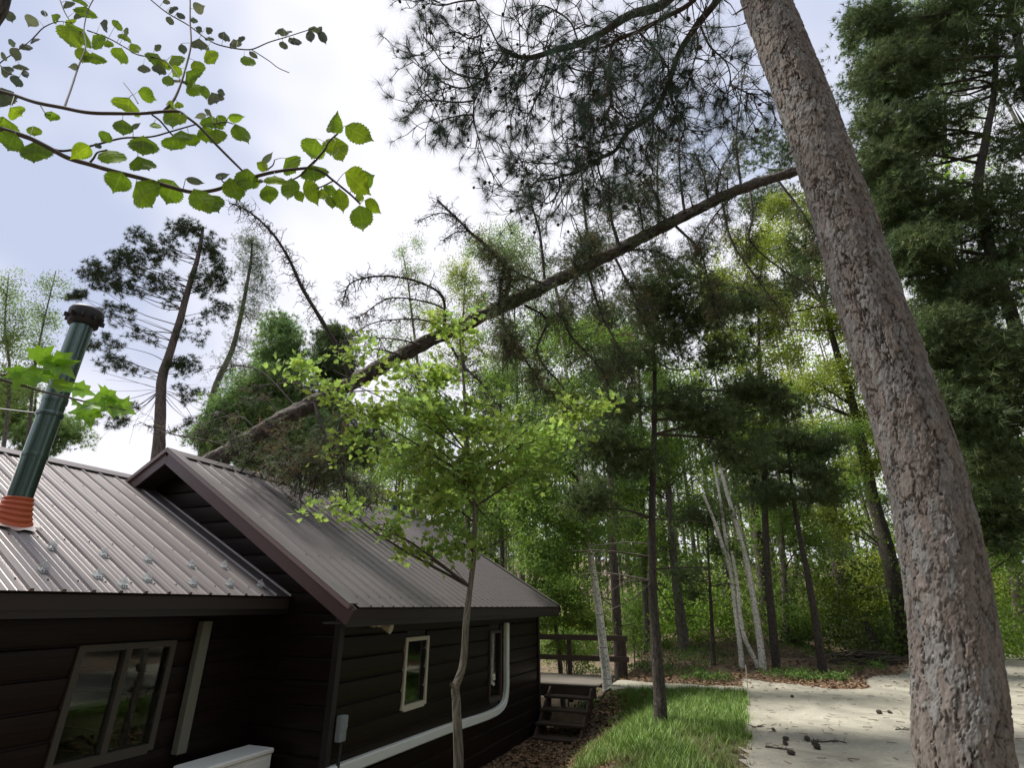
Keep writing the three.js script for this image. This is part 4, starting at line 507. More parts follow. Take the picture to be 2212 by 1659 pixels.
{
  const r = rngOf(31), k = 0.3882, D0 = 1.25, conv = (x, y, d) => at(x * k, y * k, d), o = conv(0, 715, D0), T = thing('leafy_branch', o, 'leafy green branch with toothed pointed leaves hanging in the upper left sky', 'branch');
  const stems = [
    [[-160, 640], [0, 715], [65, 735], [170, 770], [270, 820], [380, 880], [500, 915], [640, 955], [800, 995], [950, 1040], [1075, 1070], [1190, 1060], [1300, 1025], [1450, 975], [1570, 950], [1715, 935], 8, 4],
    [[1715, 935], [1760, 890], [1810, 830], [1830, 790], [1880, 745], 4, 2.5], [[1715, 935], [1790, 955], [1850, 1000], [1900, 1040], [1960, 1090], [2005, 1135], 4, 2.5],
    [[-160, 470], [65, 525], [200, 570], [350, 600], [500, 628], [660, 632], [800, 632], [910, 622], [1000, 622], [1040, 650], [1110, 705], [1210, 810], [1290, 890], [1350, 950], 6, 3],
    [[910, 622], [960, 570], [1000, 490], [1035, 380], [1065, 250], [1060, 120], [1060, 0], [1055, -90], 4, 3], [[270, 820], [340, 840], [430, 830], [560, 800], [680, 770], [850, 760], [960, 730], [1100, 690], 3.4, 2],
    [[850, 640], [890, 670], [950, 740], [975, 765], 3, 2], [[500, 910], [525, 880], [545, 850], [600, 835], 3, 2], [[360, 600], [400, 490], [440, 370], [480, 260], [470, 170], [500, 40], [560, -60], 3, 2], [[190, 210], [260, 145], [330, 120], [400, 130], 2.4, 1.6], [[330, -20], [370, 80], [430, 160], [470, 190], 2.6, 2],
    [[490, 170], [600, 210], [700, 265], [770, 305], [900, 330], [990, 420], [1010, 450], 2.8, 1.8], [[820, -20], [930, 70], [1050, 140], [1150, 215], [1220, 250], [1350, 275], [1400, 275], [1500, 235], [1600, 205], [1740, 160], 3, 1.8], [[1400, 275], [1500, 340], [1550, 378], [1610, 405], 2, 1.5], [[-30, 380], [30, 330], [90, 290], [150, 245], [190, 210], 2.2, 1.5], [[-20, 330], [40, 400], [110, 430], 2, 1.5],
    [[1715, 935], [1660, 985], [1590, 1010], [1450, 1010], [1400, 1010], 2.4, 1.6], [[1310, 1020], [1240, 1010], [1240, 985], 2.2, 1.6], [[1480, 950], [1520, 920], [1530, 890], 2.2, 1.5], [[1860, 1005], [1800, 1035], [1760, 1050], 2, 1.5], [[230, 590], [270, 640], [285, 640], 2, 1.5], [[1190, 690], [1260, 680], [1300, 690], 2, 1.5], [[770, 575], [745, 530], [690, 460], 2, 1.4]];
  const depth = (y) => D0 + Math.max(0, 640 - y) * 0.0008;
  for (const s of stems) { const r1 = s.pop(), r0 = s.pop(), mb = new MB(o), pts = s.map(([x, y]) => conv(x, y, depth(y))); mb.limb(pts, r0 * 0.0011, r1 * 0.0011, 8, pts.length * 5, 0.18, r() * 9); mb.build('stem', BARK.twig, T); }
  const leaves = [[200, 785, 200, 925, 130], [90, 740, 30, 860, 100], [190, 700, 200, 775, 60], [10, 485, 20, 640, 110], [60, 600, 130, 650, 90], [20, 650, 40, 765, 120], [720, 545, 715, 645, 118], [770, 510, 880, 560, 70], [290, 620, 285, 680, 60], [685, 665, 690, 768, 85], [610, 740, 560, 795, 60], [500, 810, 390, 890, 75], [590, 830, 685, 945, 110], [800, 755, 800, 885, 130], [795, 780, 805, 870, 90], [770, 870, 835, 955, 110], [680, 960, 630, 1080, 115], [760, 1010, 870, 1172, 150], [970, 1005, 910, 1152, 125], [1080, 1050, 1180, 1205, 110], [1150, 1085, 1225, 1190, 110], [1280, 990, 1340, 1132, 100], [1380, 940, 1370, 1072, 112], [1485, 1030, 1510, 1148, 90], [1530, 975, 1545, 1060, 105], [1590, 880, 1660, 975, 115], [1620, 990, 1610, 1140, 85], [1650, 1060, 1690, 1133, 50], [1700, 1000, 1780, 1158, 80], [1740, 920, 1760, 1025, 140], [1760, 770, 1720, 915, 118], [1870, 760, 1845, 900, 112], [1870, 790, 1918, 912, 90], [1850, 738, 1882, 615, 75], [1920, 700, 2100, 805, 100], [1920, 960, 2080, 1090, 120], [2010, 1000, 2085, 980, 90], [2000, 1140, 2030, 1318, 112], [2030, 1115, 2130, 1193, 62], [2005, 1075, 2000, 1132, 42], [1890, 1050, 1912, 1192, 82], [1850, 1030, 1830, 1100, 70], [1840, 1090, 1850, 1172, 52], [1790, 1050, 1805, 1118, 60], [960, 595, 965, 722, 95], [1000, 640, 1042, 692, 50], [970, 755, 965, 866, 105], [1010, 725, 1012, 805, 95], [1050, 742, 1103, 836, 72], [1180, 645, 1182, 725, 105], [1210, 640, 1268, 718, 55], [1140, 700, 1155, 810, 82], [1200, 715, 1215, 822, 90], [1310, 690, 1390, 806, 78], [1270, 655, 1370, 650, 42], [1150, 640, 1080, 655, 28], [1170, 612, 1150, 645, 36], [925, 580, 990, 605, 50], [990, 565, 1002, 610, 42], [860, 680, 882, 725, 50], [740, 715, 786, 684, 22], [1200, 990, 1286, 968, 32], [1035, 995, 1152, 1026, 36], [1430, 905, 1500, 952, 50], [1460, 910, 1525, 848, 30], [1110, 215, 1122, 285, 80], [1150, 280, 1206, 368, 82], [1080, 335, 1141, 432, 65], [1010, 243, 1030, 312, 40], [865, 250, 900, 287, 42], [800, 358, 806, 418, 56], [880, 300, 868, 392, 92], [960, 308, 1002, 388, 92], [890, 360, 890, 422, 62], [1040, 400, 1092, 472, 112], [1060, 465, 1142, 562, 85], [1000, 440, 1012, 482, 62], [940, 418, 936, 502, 52], [1180, 515, 1212, 582, 82], [1210, 508, 1262, 530, 36], [1140, 475, 1150, 572, 42], [680, 268, 675, 362, 72], [700, 188, 696, 232, 56], [730, 240, 778, 302, 52], [660, 115, 650, 182, 46], [690, 170, 722, 186, 42], [600, 222, 610, 272, 42], [480, 35, 470, 112, 95], [400, 150, 378, 288, 105], [470, 165, 438, 252, 112], [520, 195, 582, 282, 85], [520, 292, 542, 374, 100], [470, 265, 458, 374, 65], [370, 115, 402, 152, 72], [350, 165, 350, 197, 42], [560, 130, 607, 162, 52], [430, 60, 462, 112, 72], [440, 370, 388, 376, 32], [370, 5, 402, 52, 62], [450, -10, 440, 42, 65], [200, 98, 152, 142, 56], [290, 83, 332, 122, 50], [245, 55, 256, 106, 26], [50, 240, 97, 240, 36], [185, 213, 206, 242, 52], [130, 240, 172, 292, 52], [100, 268, 90, 346, 46], [10, 322, 47, 304, 36], [110, 356, 136, 402, 62], [130, 388, 160, 442, 32], [10, 372, 72, 422, 62], [105, 428, 84, 492, 52], [925, -5, 935, 37, 32], [950, 38, 992, 82, 52], [990, 68, 1037, 122, 32], [950, 92, 945, 152, 36], [1080, 50, 1142, 40, 52], [1080, 97, 1080, 137, 36], [1090, 153, 1132, 177, 32], [1150, 152, 1182, 192, 36], [1165, 203, 1172, 242, 42], [1250, 177, 1256, 237, 52], [1300, 218, 1310, 277, 58], [1330, 205, 1357, 252, 52], [1360, 308, 1416, 394, 62], [1390, 284, 1442, 338, 27], [1575, 155, 1570, 212, 52], [1600, 170, 1622, 196, 32], [1540, 173, 1550, 202, 24], [1575, 228, 1586, 292, 40], [1635, 208, 1666, 264, 54], [1610, 208, 1622, 237, 27], [1720, 168, 1736, 247, 46], [1780, 168, 1818, 252, 42], [1750, 145, 1762, 192, 62], [1760, 160, 1800, 175, 40], [40, 55, 76, 132, 44], [1010, 380, 960, 430, 50], [920, 330, 905, 390, 60], [560, 800, 530, 830, 30], [1460, 1000, 1440, 1022, 20]];
  const pet = new MB(o);
  for (const L of leaves) { const d = depth(L[1]) + (r() - 0.5) * 0.12, small = L[1] < 520 && Math.hypot(L[2] - L[0], L[3] - L[1]) < 75; const far = L[1] < 260 && L[0] > 820 || L[0] < 260 && L[1] < 500; putLeaf(T, o, ...L, d, r, leafTone[3 * (far || small && r() < 0.6 || L[4] < 38 ? 2 : r() < 0.6 ? 0 : 1) + Math.floor(r() * 3)], conv);
    let best = null, bd = 1e9; for (const s of stems) for (let i = 0; i + 1 < s.length; i++) { const [x0, y0] = s[i], [x1, y1] = s[i + 1], t = clamp(((L[0] - x0) * (x1 - x0) + (L[1] - y0) * (y1 - y0)) / ((x1 - x0) ** 2 + (y1 - y0) ** 2)), X = lerp(x0, x1, t), Y = lerp(y0, y1, t), e = Math.hypot(X - L[0], Y - L[1]); if (e < bd) { bd = e; best = [X, Y]; } }
    if (bd > 3 && bd < 120) { const a = conv(best[0], best[1], depth(best[1])), b = conv(L[0], L[1], d), m = a.clone().lerp(b, 0.5); m.y += 0.004; pet.limb([a, m, b], 0.0011, 0.0008, 4, 3); } }
  pet.build('leaf_stalks', std([0.09, 0.09, 0.03], 0.8), T, 'stuff');
  { const mb = new MB(o), q = [[40, -60], [22, 10], [5, 60], [-40, 130]].map(([x, y]) => conv(x, y, 1.5)); mb.limb(q, 0.022, 0.024, 10, 10, 0.1, 4); mb.build('stem', BARK.dark, T); }
}
{ // maple sprig in front of the chimney
  const r = rngOf(35), conv = (x, y, d) => at(x * 0.3882, 429.4 + y * 0.3882 * 0.5 * 2, d), k = 0.3882, C = (x, y, d) => at(x * k, 429.4 + y * k, d), D = 1.9, o = C(0, 1000, D), T = thing('maple_sprig', o, 'thin sprig of bright green maple leaves in front of the chimney pipe', 'branch');
  for (const [pts, a, b] of [[[[-120, 985], [0, 1005], [130, 1040], [250, 1075], [380, 1105], [520, 1140], [640, 1165], [720, 1180]], 0.006, 0.002], [[[-120, 990], [60, 975], [150, 955], [240, 945], [330, 925]], 0.004, 0.002], [[[380, 1105], [430, 1130], [490, 1170]], 0.002, 0.0015]]) { const mb = new MB(o); mb.limb(pts.map(([x, y]) => C(x, y, D)), a, b, 7, 20, 0.15, 3); mb.build('stem', BARK.twig, T); }
  const mg = mapleBlade(1), mat = new THREE.MeshPhysicalMaterial({ color: rgb(0.22, 0.42, 0.025), roughness: 0.6, transmission: 0.55, thickness: 0, side: THREE.DoubleSide });
  mg.computeVertexNormals();
  const put = (bx, by, tx, ty, w) => { const a = C(bx, by, D), b = C(tx, ty, D - 0.04), y = b.clone().sub(a), len = y.length(); y.normalize(); const view = a.clone().sub(camera.position).normalize(); view.addScaledVector(y, -view.dot(y)).normalize(); const x = y.clone().cross(view).normalize(), tl = 0.5 * gauss(r) + 0.5; const xx = x.clone(), yy = y.clone().multiplyScalar(Math.cos(tl)).addScaledVector(view, Math.sin(tl)), z = xx.clone().cross(yy); const m = new THREE.Mesh(mg, mat); m.name = 'leaf'; shade(m); m.matrix.makeBasis(xx, yy, z).scale(V(len * w / Math.hypot(tx - bx, ty - by) * 0.72, len / Math.cos(tl), len)).setPosition(a.clone().sub(o)); m.matrix.decompose(m.position, m.quaternion, m.scale); T.add(m); };
  for (const L of [[250, 940, 360, 920, 105], [230, 950, 195, 1020, 105], [150, 950, 122, 995, 90], [120, 960, 40, 985, 60], [200, 900, 250, 860, 90], [300, 880, 380, 960, 90], [300, 1030, 400, 1050, 50], [420, 1050, 510, 1085, 60], [520, 1110, 560, 1150, 80], [490, 1150, 500, 1225, 90], [610, 1110, 625, 1175, 70], [660, 1150, 740, 1190, 80], [590, 1100, 610, 1090, 40], [430, 1130, 400, 1150, 30]]) put(...L);
}
// ------------------------------------------------------------------ trees one by one
tree('red_pine', 'tall clump-needled red pine with forked top behind the left roof', 'tree', null, { D: 20, trunk: [[342, 985], [347, 900], [351, 818], [369, 759], [392, 682], [411, 612], [427, 561], [436, 515], [440, 490]], r0: 0.25, r1: 0.05, bark: BARK.pine, leaf: 'red', per: 5, clump: 0.17, flat: 0.8, scale: 1.25, minT: 12, thick: 0.16, vary: 0.2, depth: 0.8, lift: 0.4,
  blobs: [[400, 500, 48, 26, 57], [450, 530, 38, 30, 40], [350, 540, 42, 30, 44], [285, 565, 55, 34, 75], [215, 590, 46, 26, 53], [260, 620, 60, 26, 53], [330, 600, 50, 34, 44], [450, 610, 48, 36, 52], [480, 590, 26, 30, 26], [300, 510, 30, 20, 18], [465, 670, 36, 30, 26], [165, 640, 26, 14, 18], [250, 680, 50, 24, 26], [210, 740, 60, 26, 31], [400, 790, 34, 26, 35], [270, 790, 60, 24, 26], [400, 850, 50, 30, 18], [250, 900, 70, 40, 26], [420, 920, 40, 30, 18], [420, 720, 40, 30, 14], [380, 640, 40, 30, 18], [310, 730, 40, 24, 14], [470, 560, 26, 20, 14]], dead: [[200, 800], [180, 845], [190, 880], [230, 930], [280, 960], [430, 830], [450, 880], [170, 930], [230, 820], [440, 940], [300, 690], [322, 640], [240, 870], [455, 905], [210, 955], [300, 930]] });
tree('spruce_tree', 'thin ragged spruce leaning right between the clumpy red pine and fallen trunk', 'tree', null, { D: 17, trunk: [[438, 985], [450, 900], [470, 825], [501, 759], [520, 686], [536, 604], [543, 561], [545, 520]], r0: 0.15, r1: 0.03, bark: BARK.grey, leaf: 'spruce', per: 9, clump: 0.36, flat: 0.5, minT: 10, thick: 0.6, twigs: 3, lift: -0.1,
  blobs: [[540, 530, 36, 24, 20], [552, 575, 42, 26, 26], [560, 630, 44, 30, 20], [545, 680, 48, 30, 16], [530, 740, 52, 30, 14], [500, 800, 60, 30, 12], [480, 860, 60, 30, 10]], dead: [[420, 850], [430, 870], [560, 800], [400, 900], [540, 850]] });
tree('aspen_tree', 'slender aspen with sparse small leaves at the far left edge', 'tree', null, { D: 14, trunk: [[10, 960], [22, 800], [12, 700], [20, 600]], r0: 0.06, r1: 0.012, leaf: 'aspen', per: 9, clump: 0.3, scale: 0.75, minT: 6, thick: 0.5, blobs: [[20, 640, 30, 60, 26], [10, 740, 40, 60, 30], [50, 700, 26, 50, 18], [10, 840, 40, 50, 30]] });
tree('aspen_tree', 'slender aspen with sparse small leaves just left of the chimney cap', 'tree', null, { D: 15, trunk: [[60, 960], [75, 800], [95, 700], [122, 585]], r0: 0.06, r1: 0.012, leaf: 'aspen', per: 8, clump: 0.28, scale: 0.75, minT: 6, thick: 0.5, blobs: [[115, 620, 20, 40, 14], [95, 690, 28, 50, 24], [80, 760, 34, 40, 24], [60, 840, 44, 50, 34]] });
tree('white_pine', 'soft green young pine behind the left roof ridge by the chimney', 'tree', null, { D: 16, trunk: [[70, 985], [75, 900], [80, 840]], r0: 0.1, r1: 0.02, bark: BARK.dark, leaf: 'light', per: 16, clump: 0.42, scale: 1.3, minT: 4, blobs: [[20, 900, 50, 50, 26], [110, 940, 60, 40, 26], [30, 850, 30, 30, 8]] });
tree('white_pine', 'soft bright green pine behind the ridge under the lowest part of the fallen trunk', 'tree', null, { D: 13.5, trunk: [[590, 1010], [600, 880], [606, 760], [612, 680]], r0: 0.12, r1: 0.015, bark: BARK.dark, leaf: 'light', per: 16, clump: 0.38, scale: 1.2, minT: 5, blobs: [[610, 705, 16, 26, 10], [605, 770, 40, 34, 24], [590, 840, 70, 40, 46], [530, 900, 60, 46, 46], [610, 920, 80, 50, 56], [490, 950, 50, 36, 28], [670, 950, 60, 60, 40], [570, 975, 80, 30, 30]] });
tree('white_pine', 'dark green pine standing directly behind the tall bare curved limb', 'tree', null, { D: 14.5, trunk: [[700, 1060], [702, 900], [712, 780], [722, 700]], r0: 0.12, r1: 0.015, bark: BARK.dark, leaf: 'white', per: 13, clump: 0.4, scale: 1.2, minT: 5, blobs: [[720, 740, 34, 34, 20], [712, 800, 50, 40, 36], [690, 880, 70, 50, 44], [740, 960, 80, 60, 46], [690, 1010, 70, 40, 24]] });
tree('aspen_tree', 'wispy aspen with two loose tops above the dead curved limbs', 'tree', null, { D: 21, trunk: [[905, 1000], [905, 820], [890, 680], [880, 600], [868, 540]], r0: 0.1, r1: 0.012, leaf: 'aspen', per: 6, clump: 0.32, scale: 0.9, minT: 8, thick: 0.5, blobs: [[868, 545, 12, 22, 9], [905, 525, 10, 26, 9], [895, 590, 36, 34, 26], [900, 660, 60, 44, 36], [870, 740, 70, 50, 36], [910, 820, 70, 50, 40]] });
tree('aspen_tree', 'yellow-green aspen crown showing above the middle of the fallen trunk', 'tree', null, { D: 18, trunk: [[1010, 1100], [1005, 900], [1000, 720], [1005, 590]], r0: 0.12, r1: 0.012, leaf: 'yellow', per: 9, clump: 0.36, scale: 0.62, minT: 8, thick: 0.5, blobs: [[1000, 600, 48, 34, 46], [1030, 660, 50, 40, 40], [960, 680, 40, 40, 20], [1000, 760, 80, 60, 44]] });
tree('aspen_tree', 'pale green aspen whose crown fills the sky behind the fallen trunk centre', 'tree', null, { D: 20, trunk: [[1130, 1300], [1120, 1000], [1115, 760], [1105, 560]], r0: 0.14, r1: 0.015, leaf: 'aspen', per: 16, clump: 0.45, scale: 1, minT: 8, thick: 0.5, blobs: [[1100, 540, 60, 56, 56], [1040, 540, 40, 40, 18], [1150, 620, 60, 50, 44], [1190, 720, 70, 60, 52], [1130, 800, 80, 60, 60], [1200, 880, 90, 70, 70], [1110, 920, 80, 60, 46]] });
tree('maple_tree', 'light green maple sapling with a kinked bare stem in front of the cabin', 'tree', null, { D: 6.5, trunk: [[991, 1659], [986, 1517], [984, 1487], [1000, 1437], [1008, 1332], [1016, 1268], [1025, 1186], [1024, 1074], [1012, 980], [1005, 864], [998, 787], [992, 715]], r0: 0.056, r1: 0.008, segs: 60, rough: 0.12, bark: BARK.sapling, leaf: 'maple', per: 8, clump: 0.25, scale: 1.2, minT: 20, thick: 0.3, twigs: 3, flat: 0.24, vary: 0.3, depth: 0.9,
  blobs: [[1000, 715, 60, 46, 5], [960, 800, 70, 40, 6], [870, 800, 40, 30, 3], [900, 890, 90, 50, 8], [800, 900, 70, 40, 5], [980, 900, 90, 50, 9], [1060, 880, 60, 50, 4], [880, 980, 100, 50, 9], [1000, 1000, 90, 46, 8], [1090, 960, 80, 50, 7], [1080, 1040, 70, 40, 4], [780, 970, 60, 40, 3], [740, 1098, 50, 16, 3], [810, 1140, 46, 18, 3], [890, 1190, 50, 22, 3], [960, 1100, 60, 50, 4], [900, 1060, 80, 40, 4], [1190, 930, 70, 50, 6], [1270, 895, 60, 44, 6], [1160, 1010, 70, 40, 4], [750, 760, 40, 30, 3], [660, 800, 40, 34, 3], [712, 850, 34, 26, 3], [985, 1180, 40, 30, 3], [1010, 1060, 60, 40, 3]], dead: [[880, 1170], [1120, 1150], [950, 1210]] });
{ const p = at(984, 1488, 6.46), q = at(974, 1476, 6.42); const T = scene.children.find((c) => c.name === 'maple_tree'), mb = new MB(T.position); mb.limb([p, q], 0.03, 0.022, 8, 3); mb.build('stub', BARK.sapling, T); }
tree('white_pine', 'young white pine with straight dark trunk growing from the grass strip', 'tree', null, { D: 9, trunk: [[1428, 1590], [1424, 1500], [1416, 1380], [1410, 1280], [1408, 1150], [1411, 1000], [1414, 850], [1411, 730], [1404, 610]], r0: 0.105, r1: 0.02, segs: 50, rough: 0.1, bark: BARK.dark, leaf: 'white', per: 9, clump: 0.36, flat: 0.3, scale: 1.1, minT: 16, thick: 0.75, lift: 0.0, sag: 0.06, depth: 1.1, twigs: 6,
  blobs: [[1450, 655, 70, 30, 16], [1390, 640, 50, 28, 9], [1510, 690, 70, 26, 16], [1580, 660, 60, 30, 10], [1350, 790, 60, 30, 15], [1420, 745, 60, 26, 10], [1470, 580, 50, 26, 9], [1550, 770, 60, 26, 8], [1620, 850, 60, 24, 14], [1690, 880, 44, 18, 8], [1540, 910, 74, 30, 20], [1470, 870, 50, 28, 10], [1310, 960, 60, 28, 14], [1260, 1085, 50, 22, 9], [1370, 1010, 50, 26, 8], [1600, 970, 60, 26, 8], [1340, 880, 50, 30, 8]], dead: [[1300, 1120], [1230, 1190], [1255, 1240], [1290, 1330], [1520, 1180], [1550, 1230], [1505, 1080], [1300, 1290], [1470, 1400], [1530, 1130], [1350, 1060], [1480, 1300], [1275, 1180]] });
tree('birch_tree', 'white-barked birch leaning at the right end of the deck', 'tree', null, { D: 13.0, trunk: [[1312, 1486], [1303, 1400], [1291, 1300], [1274, 1190], [1262, 1100], [1243, 960], [1225, 820], [1210, 700]], r0: 0.12, r1: 0.03, segs: 40, rough: 0.06, bark: BARK.birch, leaf: 'birch', per: 12, clump: 0.38, scale: 1, minT: 20, thick: 0.6, blobs: [[1220, 720, 80, 60, 26], [1180, 980, 90, 70, 54], [1240, 850, 90, 60, 34], [1290, 760, 80, 60, 26], [1230, 1120, 90, 70, 44], [1140, 1080, 70, 60, 36], [1190, 1200, 70, 40, 24]] });
tree('red_pine', 'brown scaly pine trunk standing just right of the deck birch', 'tree', null, { D: 17, trunk: [[1338, 1448], [1332, 1330], [1325, 1200], [1318, 1050], [1312, 900], [1308, 760]], r0: 0.17, r1: 0.06, bark: BARK.pine, leaf: 'white', per: 16, clump: 0.4, scale: 1.3, minT: 18, stubs: 10, stubLen: 1.4, blobs: [[1310, 700, 90, 60, 26], [1260, 560, 80, 60, 20], [1330, 880, 60, 40, 12]] });
tree('ash_tree', 'thin grey sapling rising behind the first deck railing post', 'tree', null, { D: 15.5, trunk: [[1210, 1440], [1200, 1350], [1186, 1200], [1172, 1060], [1165, 960]], r0: 0.07, r1: 0.02, bark: BARK.grey, leaf: 'birch', per: 12, clump: 0.4, minT: 14, blobs: [[1170, 1160, 60, 60, 26], [1210, 1270, 60, 40, 26], [1160, 1240, 40, 40, 12]] });
tree('ash_tree', 'pale grey trunk between the young white pine and the birch clump', 'tree', null, { D: 18, trunk: [[1482, 1440], [1474, 1370], [1462, 1270], [1450, 1150], [1442, 1040], [1436, 900]], r0: 0.19, r1: 0.06, bark: BARK.grey, leaf: 'birch', per: 12, clump: 0.45, minT: 18, stubs: 8, blobs: [[1430, 1000, 90, 70, 40], [1380, 1130, 70, 60, 26], [1490, 1000, 60, 60, 20], [1440, 850, 80, 70, 26]] });
tree('spruce_tree', 'thin straight dark stem with bare side twigs left of the birch clump', 'tree', null, { D: 16.5, trunk: [[1541, 1440], [1537, 1340], [1531, 1230], [1527, 1130]], r0: 0.07, r1: 0.02, bark: BARK.dark, leaf: 'white', per: 12, clump: 0.35, minT: 14, stubs: 16, stubLen: 0.9, blobs: [[1520, 1110, 50, 40, 12], [1480, 1250, 40, 50, 10], [1555, 1180, 40, 30, 6]] });
tree('birch_tree', 'left stem of the white birch clump, forked halfway up', 'tree', null, { D: 16.2, trunk: [[1603, 1452], [1598, 1395], [1590, 1332], [1578, 1240], [1565, 1150], [1552, 1060], [1536, 975], [1510, 850]], r0: 0.08, r1: 0.03, segs: 40, rough: 0.08, bark: BARK.birch, leaf: 'birch', per: 10, clump: 0.4, minT: 22, thick: 0.5, blobs: [[1510, 840, 80, 70, 24], [1560, 760, 60, 60, 14]] });
{ const T = scene.children.filter((c) => c.name.startsWith('birch_tree')).pop(), mb = new MB(T.position); mb.limb([at(1577, 1232, 16.2), at(1560, 1180, 16.15), at(1547, 1138, 16.1), at(1520, 1070, 16.0)], 0.07, 0.04, 10, 10, 0.08, 5); mb.build('fork', BARK.birch, T); }
tree('birch_tree', 'brightest white birch stem at the right of the clump', 'tree', null, { D: 16, trunk: [[1648, 1442], [1641, 1385], [1633, 1332], [1622, 1265], [1612, 1212], [1590, 1130], [1569, 1061], [1547, 975], [1530, 880]], r0: 0.11, r1: 0.045, segs: 40, rough: 0.08, bark: BARK.birch, leaf: 'birch', per: 10, clump: 0.42, minT: 24, thick: 0.5, blobs: [[1600, 860, 70, 50, 16], [1660, 950, 50, 50, 12]] });
tree('birch_tree', 'short crooked birch stem bowing between the two taller white birches', 'tree', null, { D: 16.1, trunk: [[1637, 1440], [1620, 1405], [1607, 1375], [1598, 1325], [1594, 1280], [1588, 1235], [1580, 1190]], r0: 0.07, r1: 0.045, segs: 30, rough: 0.1, bark: BARK.birch, leaf: 'birch', per: 8, clump: 0.3, minT: 26, blobs: [[1580, 1180, 30, 20, 4]] });
tree('red_pine', 'broad dark pine trunk close behind the white birch clump', 'tree', null, { D: 21, trunk: [[1662, 1420], [1655, 1330], [1643, 1220], [1630, 1100], [1620, 980]], r0: 0.26, r1: 0.12, bark: BARK.dark, leaf: 'white', per: 14, clump: 0.5, scale: 1.4, minT: 20, stubs: 14, stubLen: 1.8, blobs: [[1620, 1020, 90, 50, 22], [1690, 1110, 50, 30, 8]] });
tree('red_pine', 'dim brown pine trunk left of the birch clump deeper in the wood', 'tree', null, { D: 23, trunk: [[1575, 1420], [1572, 1330], [1566, 1220], [1560, 1100]], r0: 0.22, r1: 0.12, bark: BARK.dark, leaf: 'white', per: 14, clump: 0.5, scale: 1.4, minT: 22, stubs: 14, stubLen: 1.8, blobs: [[1560, 1070, 80, 40, 14]] });
tree('white_pine', 'slim dark pine with level whorled branches right of the birch clump', 'tree', null, { D: 15.5, trunk: [[1774, 1432], [1764, 1360], [1752, 1289], [1740, 1220], [1731, 1181], [1716, 1095], [1705, 1009], [1698, 930]], r0: 0.125, r1: 0.03, segs: 36, rough: 0.08, bark: BARK.dark, leaf: 'white', per: 12, clump: 0.36, flat: 0.35, scale: 1.2, minT: 18, thick: 0.7, blobs: [[1700, 960, 60, 24, 12], [1650, 1000, 60, 24, 10], [1750, 1020, 60, 24, 12], [1790, 1070, 50, 20, 8], [1640, 1070, 50, 20, 8], [1700, 1070, 70, 20, 10], [1770, 960, 50, 30, 9]], dead: [[1660, 1120], [1800, 1130], [1670, 1170], [1790, 1180], [1640, 1200], [1800, 1230], [1690, 1240], [1790, 1150]] });
tree('red_pine', 'wide red-brown pine trunk beyond the slim whorled pine', 'tree', null, { D: 24, trunk: [[1826, 1382], [1822, 1300], [1812, 1220], [1796, 1130], [1778, 1040], [1760, 950]], r0: 0.4, r1: 0.22, bark: BARK.pine, leaf: 'yellow', per: 12, clump: 0.6, scale: 1, minT: 22, stubs: 10, stubLen: 2, blobs: [[1760, 940, 80, 50, 26]] });
tree('oak_tree', 'thick dark leaning trunk half hidden behind the big pine', 'tree', null, { D: 20, trunk: [[1962, 1402], [1950, 1340], [1933, 1268], [1910, 1170], [1882, 1065], [1862, 966], [1835, 850], [1806, 760], [1780, 660]], r0: 0.36, r1: 0.09, segs: 40, bark: BARK.dark, leaf: 'yellow', per: 13, clump: 0.55, scale: 1.0, minT: 12, thick: 0.9, stubs: 8, stubLen: 1.6, vary: 0.3, blobs: [[1760, 690, 60, 46, 34], [1850, 700, 50, 50, 22], [1750, 460, 60, 50, 30], [1680, 530, 60, 50, 34], [1740, 580, 60, 46, 26], [1830, 820, 50, 50, 26], [1730, 830, 70, 50, 34], [1880, 900, 40, 40, 16], [1800, 1130, 60, 40, 16], [1880, 1000, 40, 50, 14]] });
tree('maple_tree', 'yellow-green leafy tree backlit under the upper end of the fallen trunk', 'tree', null, { D: 16, trunk: [[1655, 1200], [1650, 1000], [1640, 800], [1640, 620], [1660, 480]], r0: 0.12, r1: 0.02, bark: BARK.dark, leaf: 'yellow', per: 12, clump: 0.42, scale: 0.8, minT: 8, thick: 0.7, vary: 0.3, blobs: [[1680, 450, 46, 34, 26], [1620, 540, 60, 50, 34], [1540, 600, 60, 50, 24], [1640, 660, 70, 50, 34], [1560, 720, 60, 40, 16], [1680, 760, 70, 50, 24], [1600, 800, 60, 40, 16], [1650, 920, 70, 40, 20]] });
tree('red_pine', 'slender brown pine trunk at the far right edge beyond the drive', 'tree', null, { D: 23, trunk: [[2208, 1372], [2196, 1270], [2180, 1170], [2155, 1055], [2138, 970], [2110, 850]], r0: 0.3, r1: 0.16, bark: BARK.pine, leaf: 'yellow', per: 12, clump: 0.6, scale: 1, minT: 24, stubs: 6, stubLen: 1.5, blobs: [[2120, 1010, 50, 60, 22], [2190, 1000, 50, 50, 14], [2120, 1120, 40, 60, 16]] });
const RP = { bark: BARK.dark, leaf: 'white', per: 11, flat: 0.4, thick: 0.8, minT: 6, lift: -0.05, vary: 0.25 };
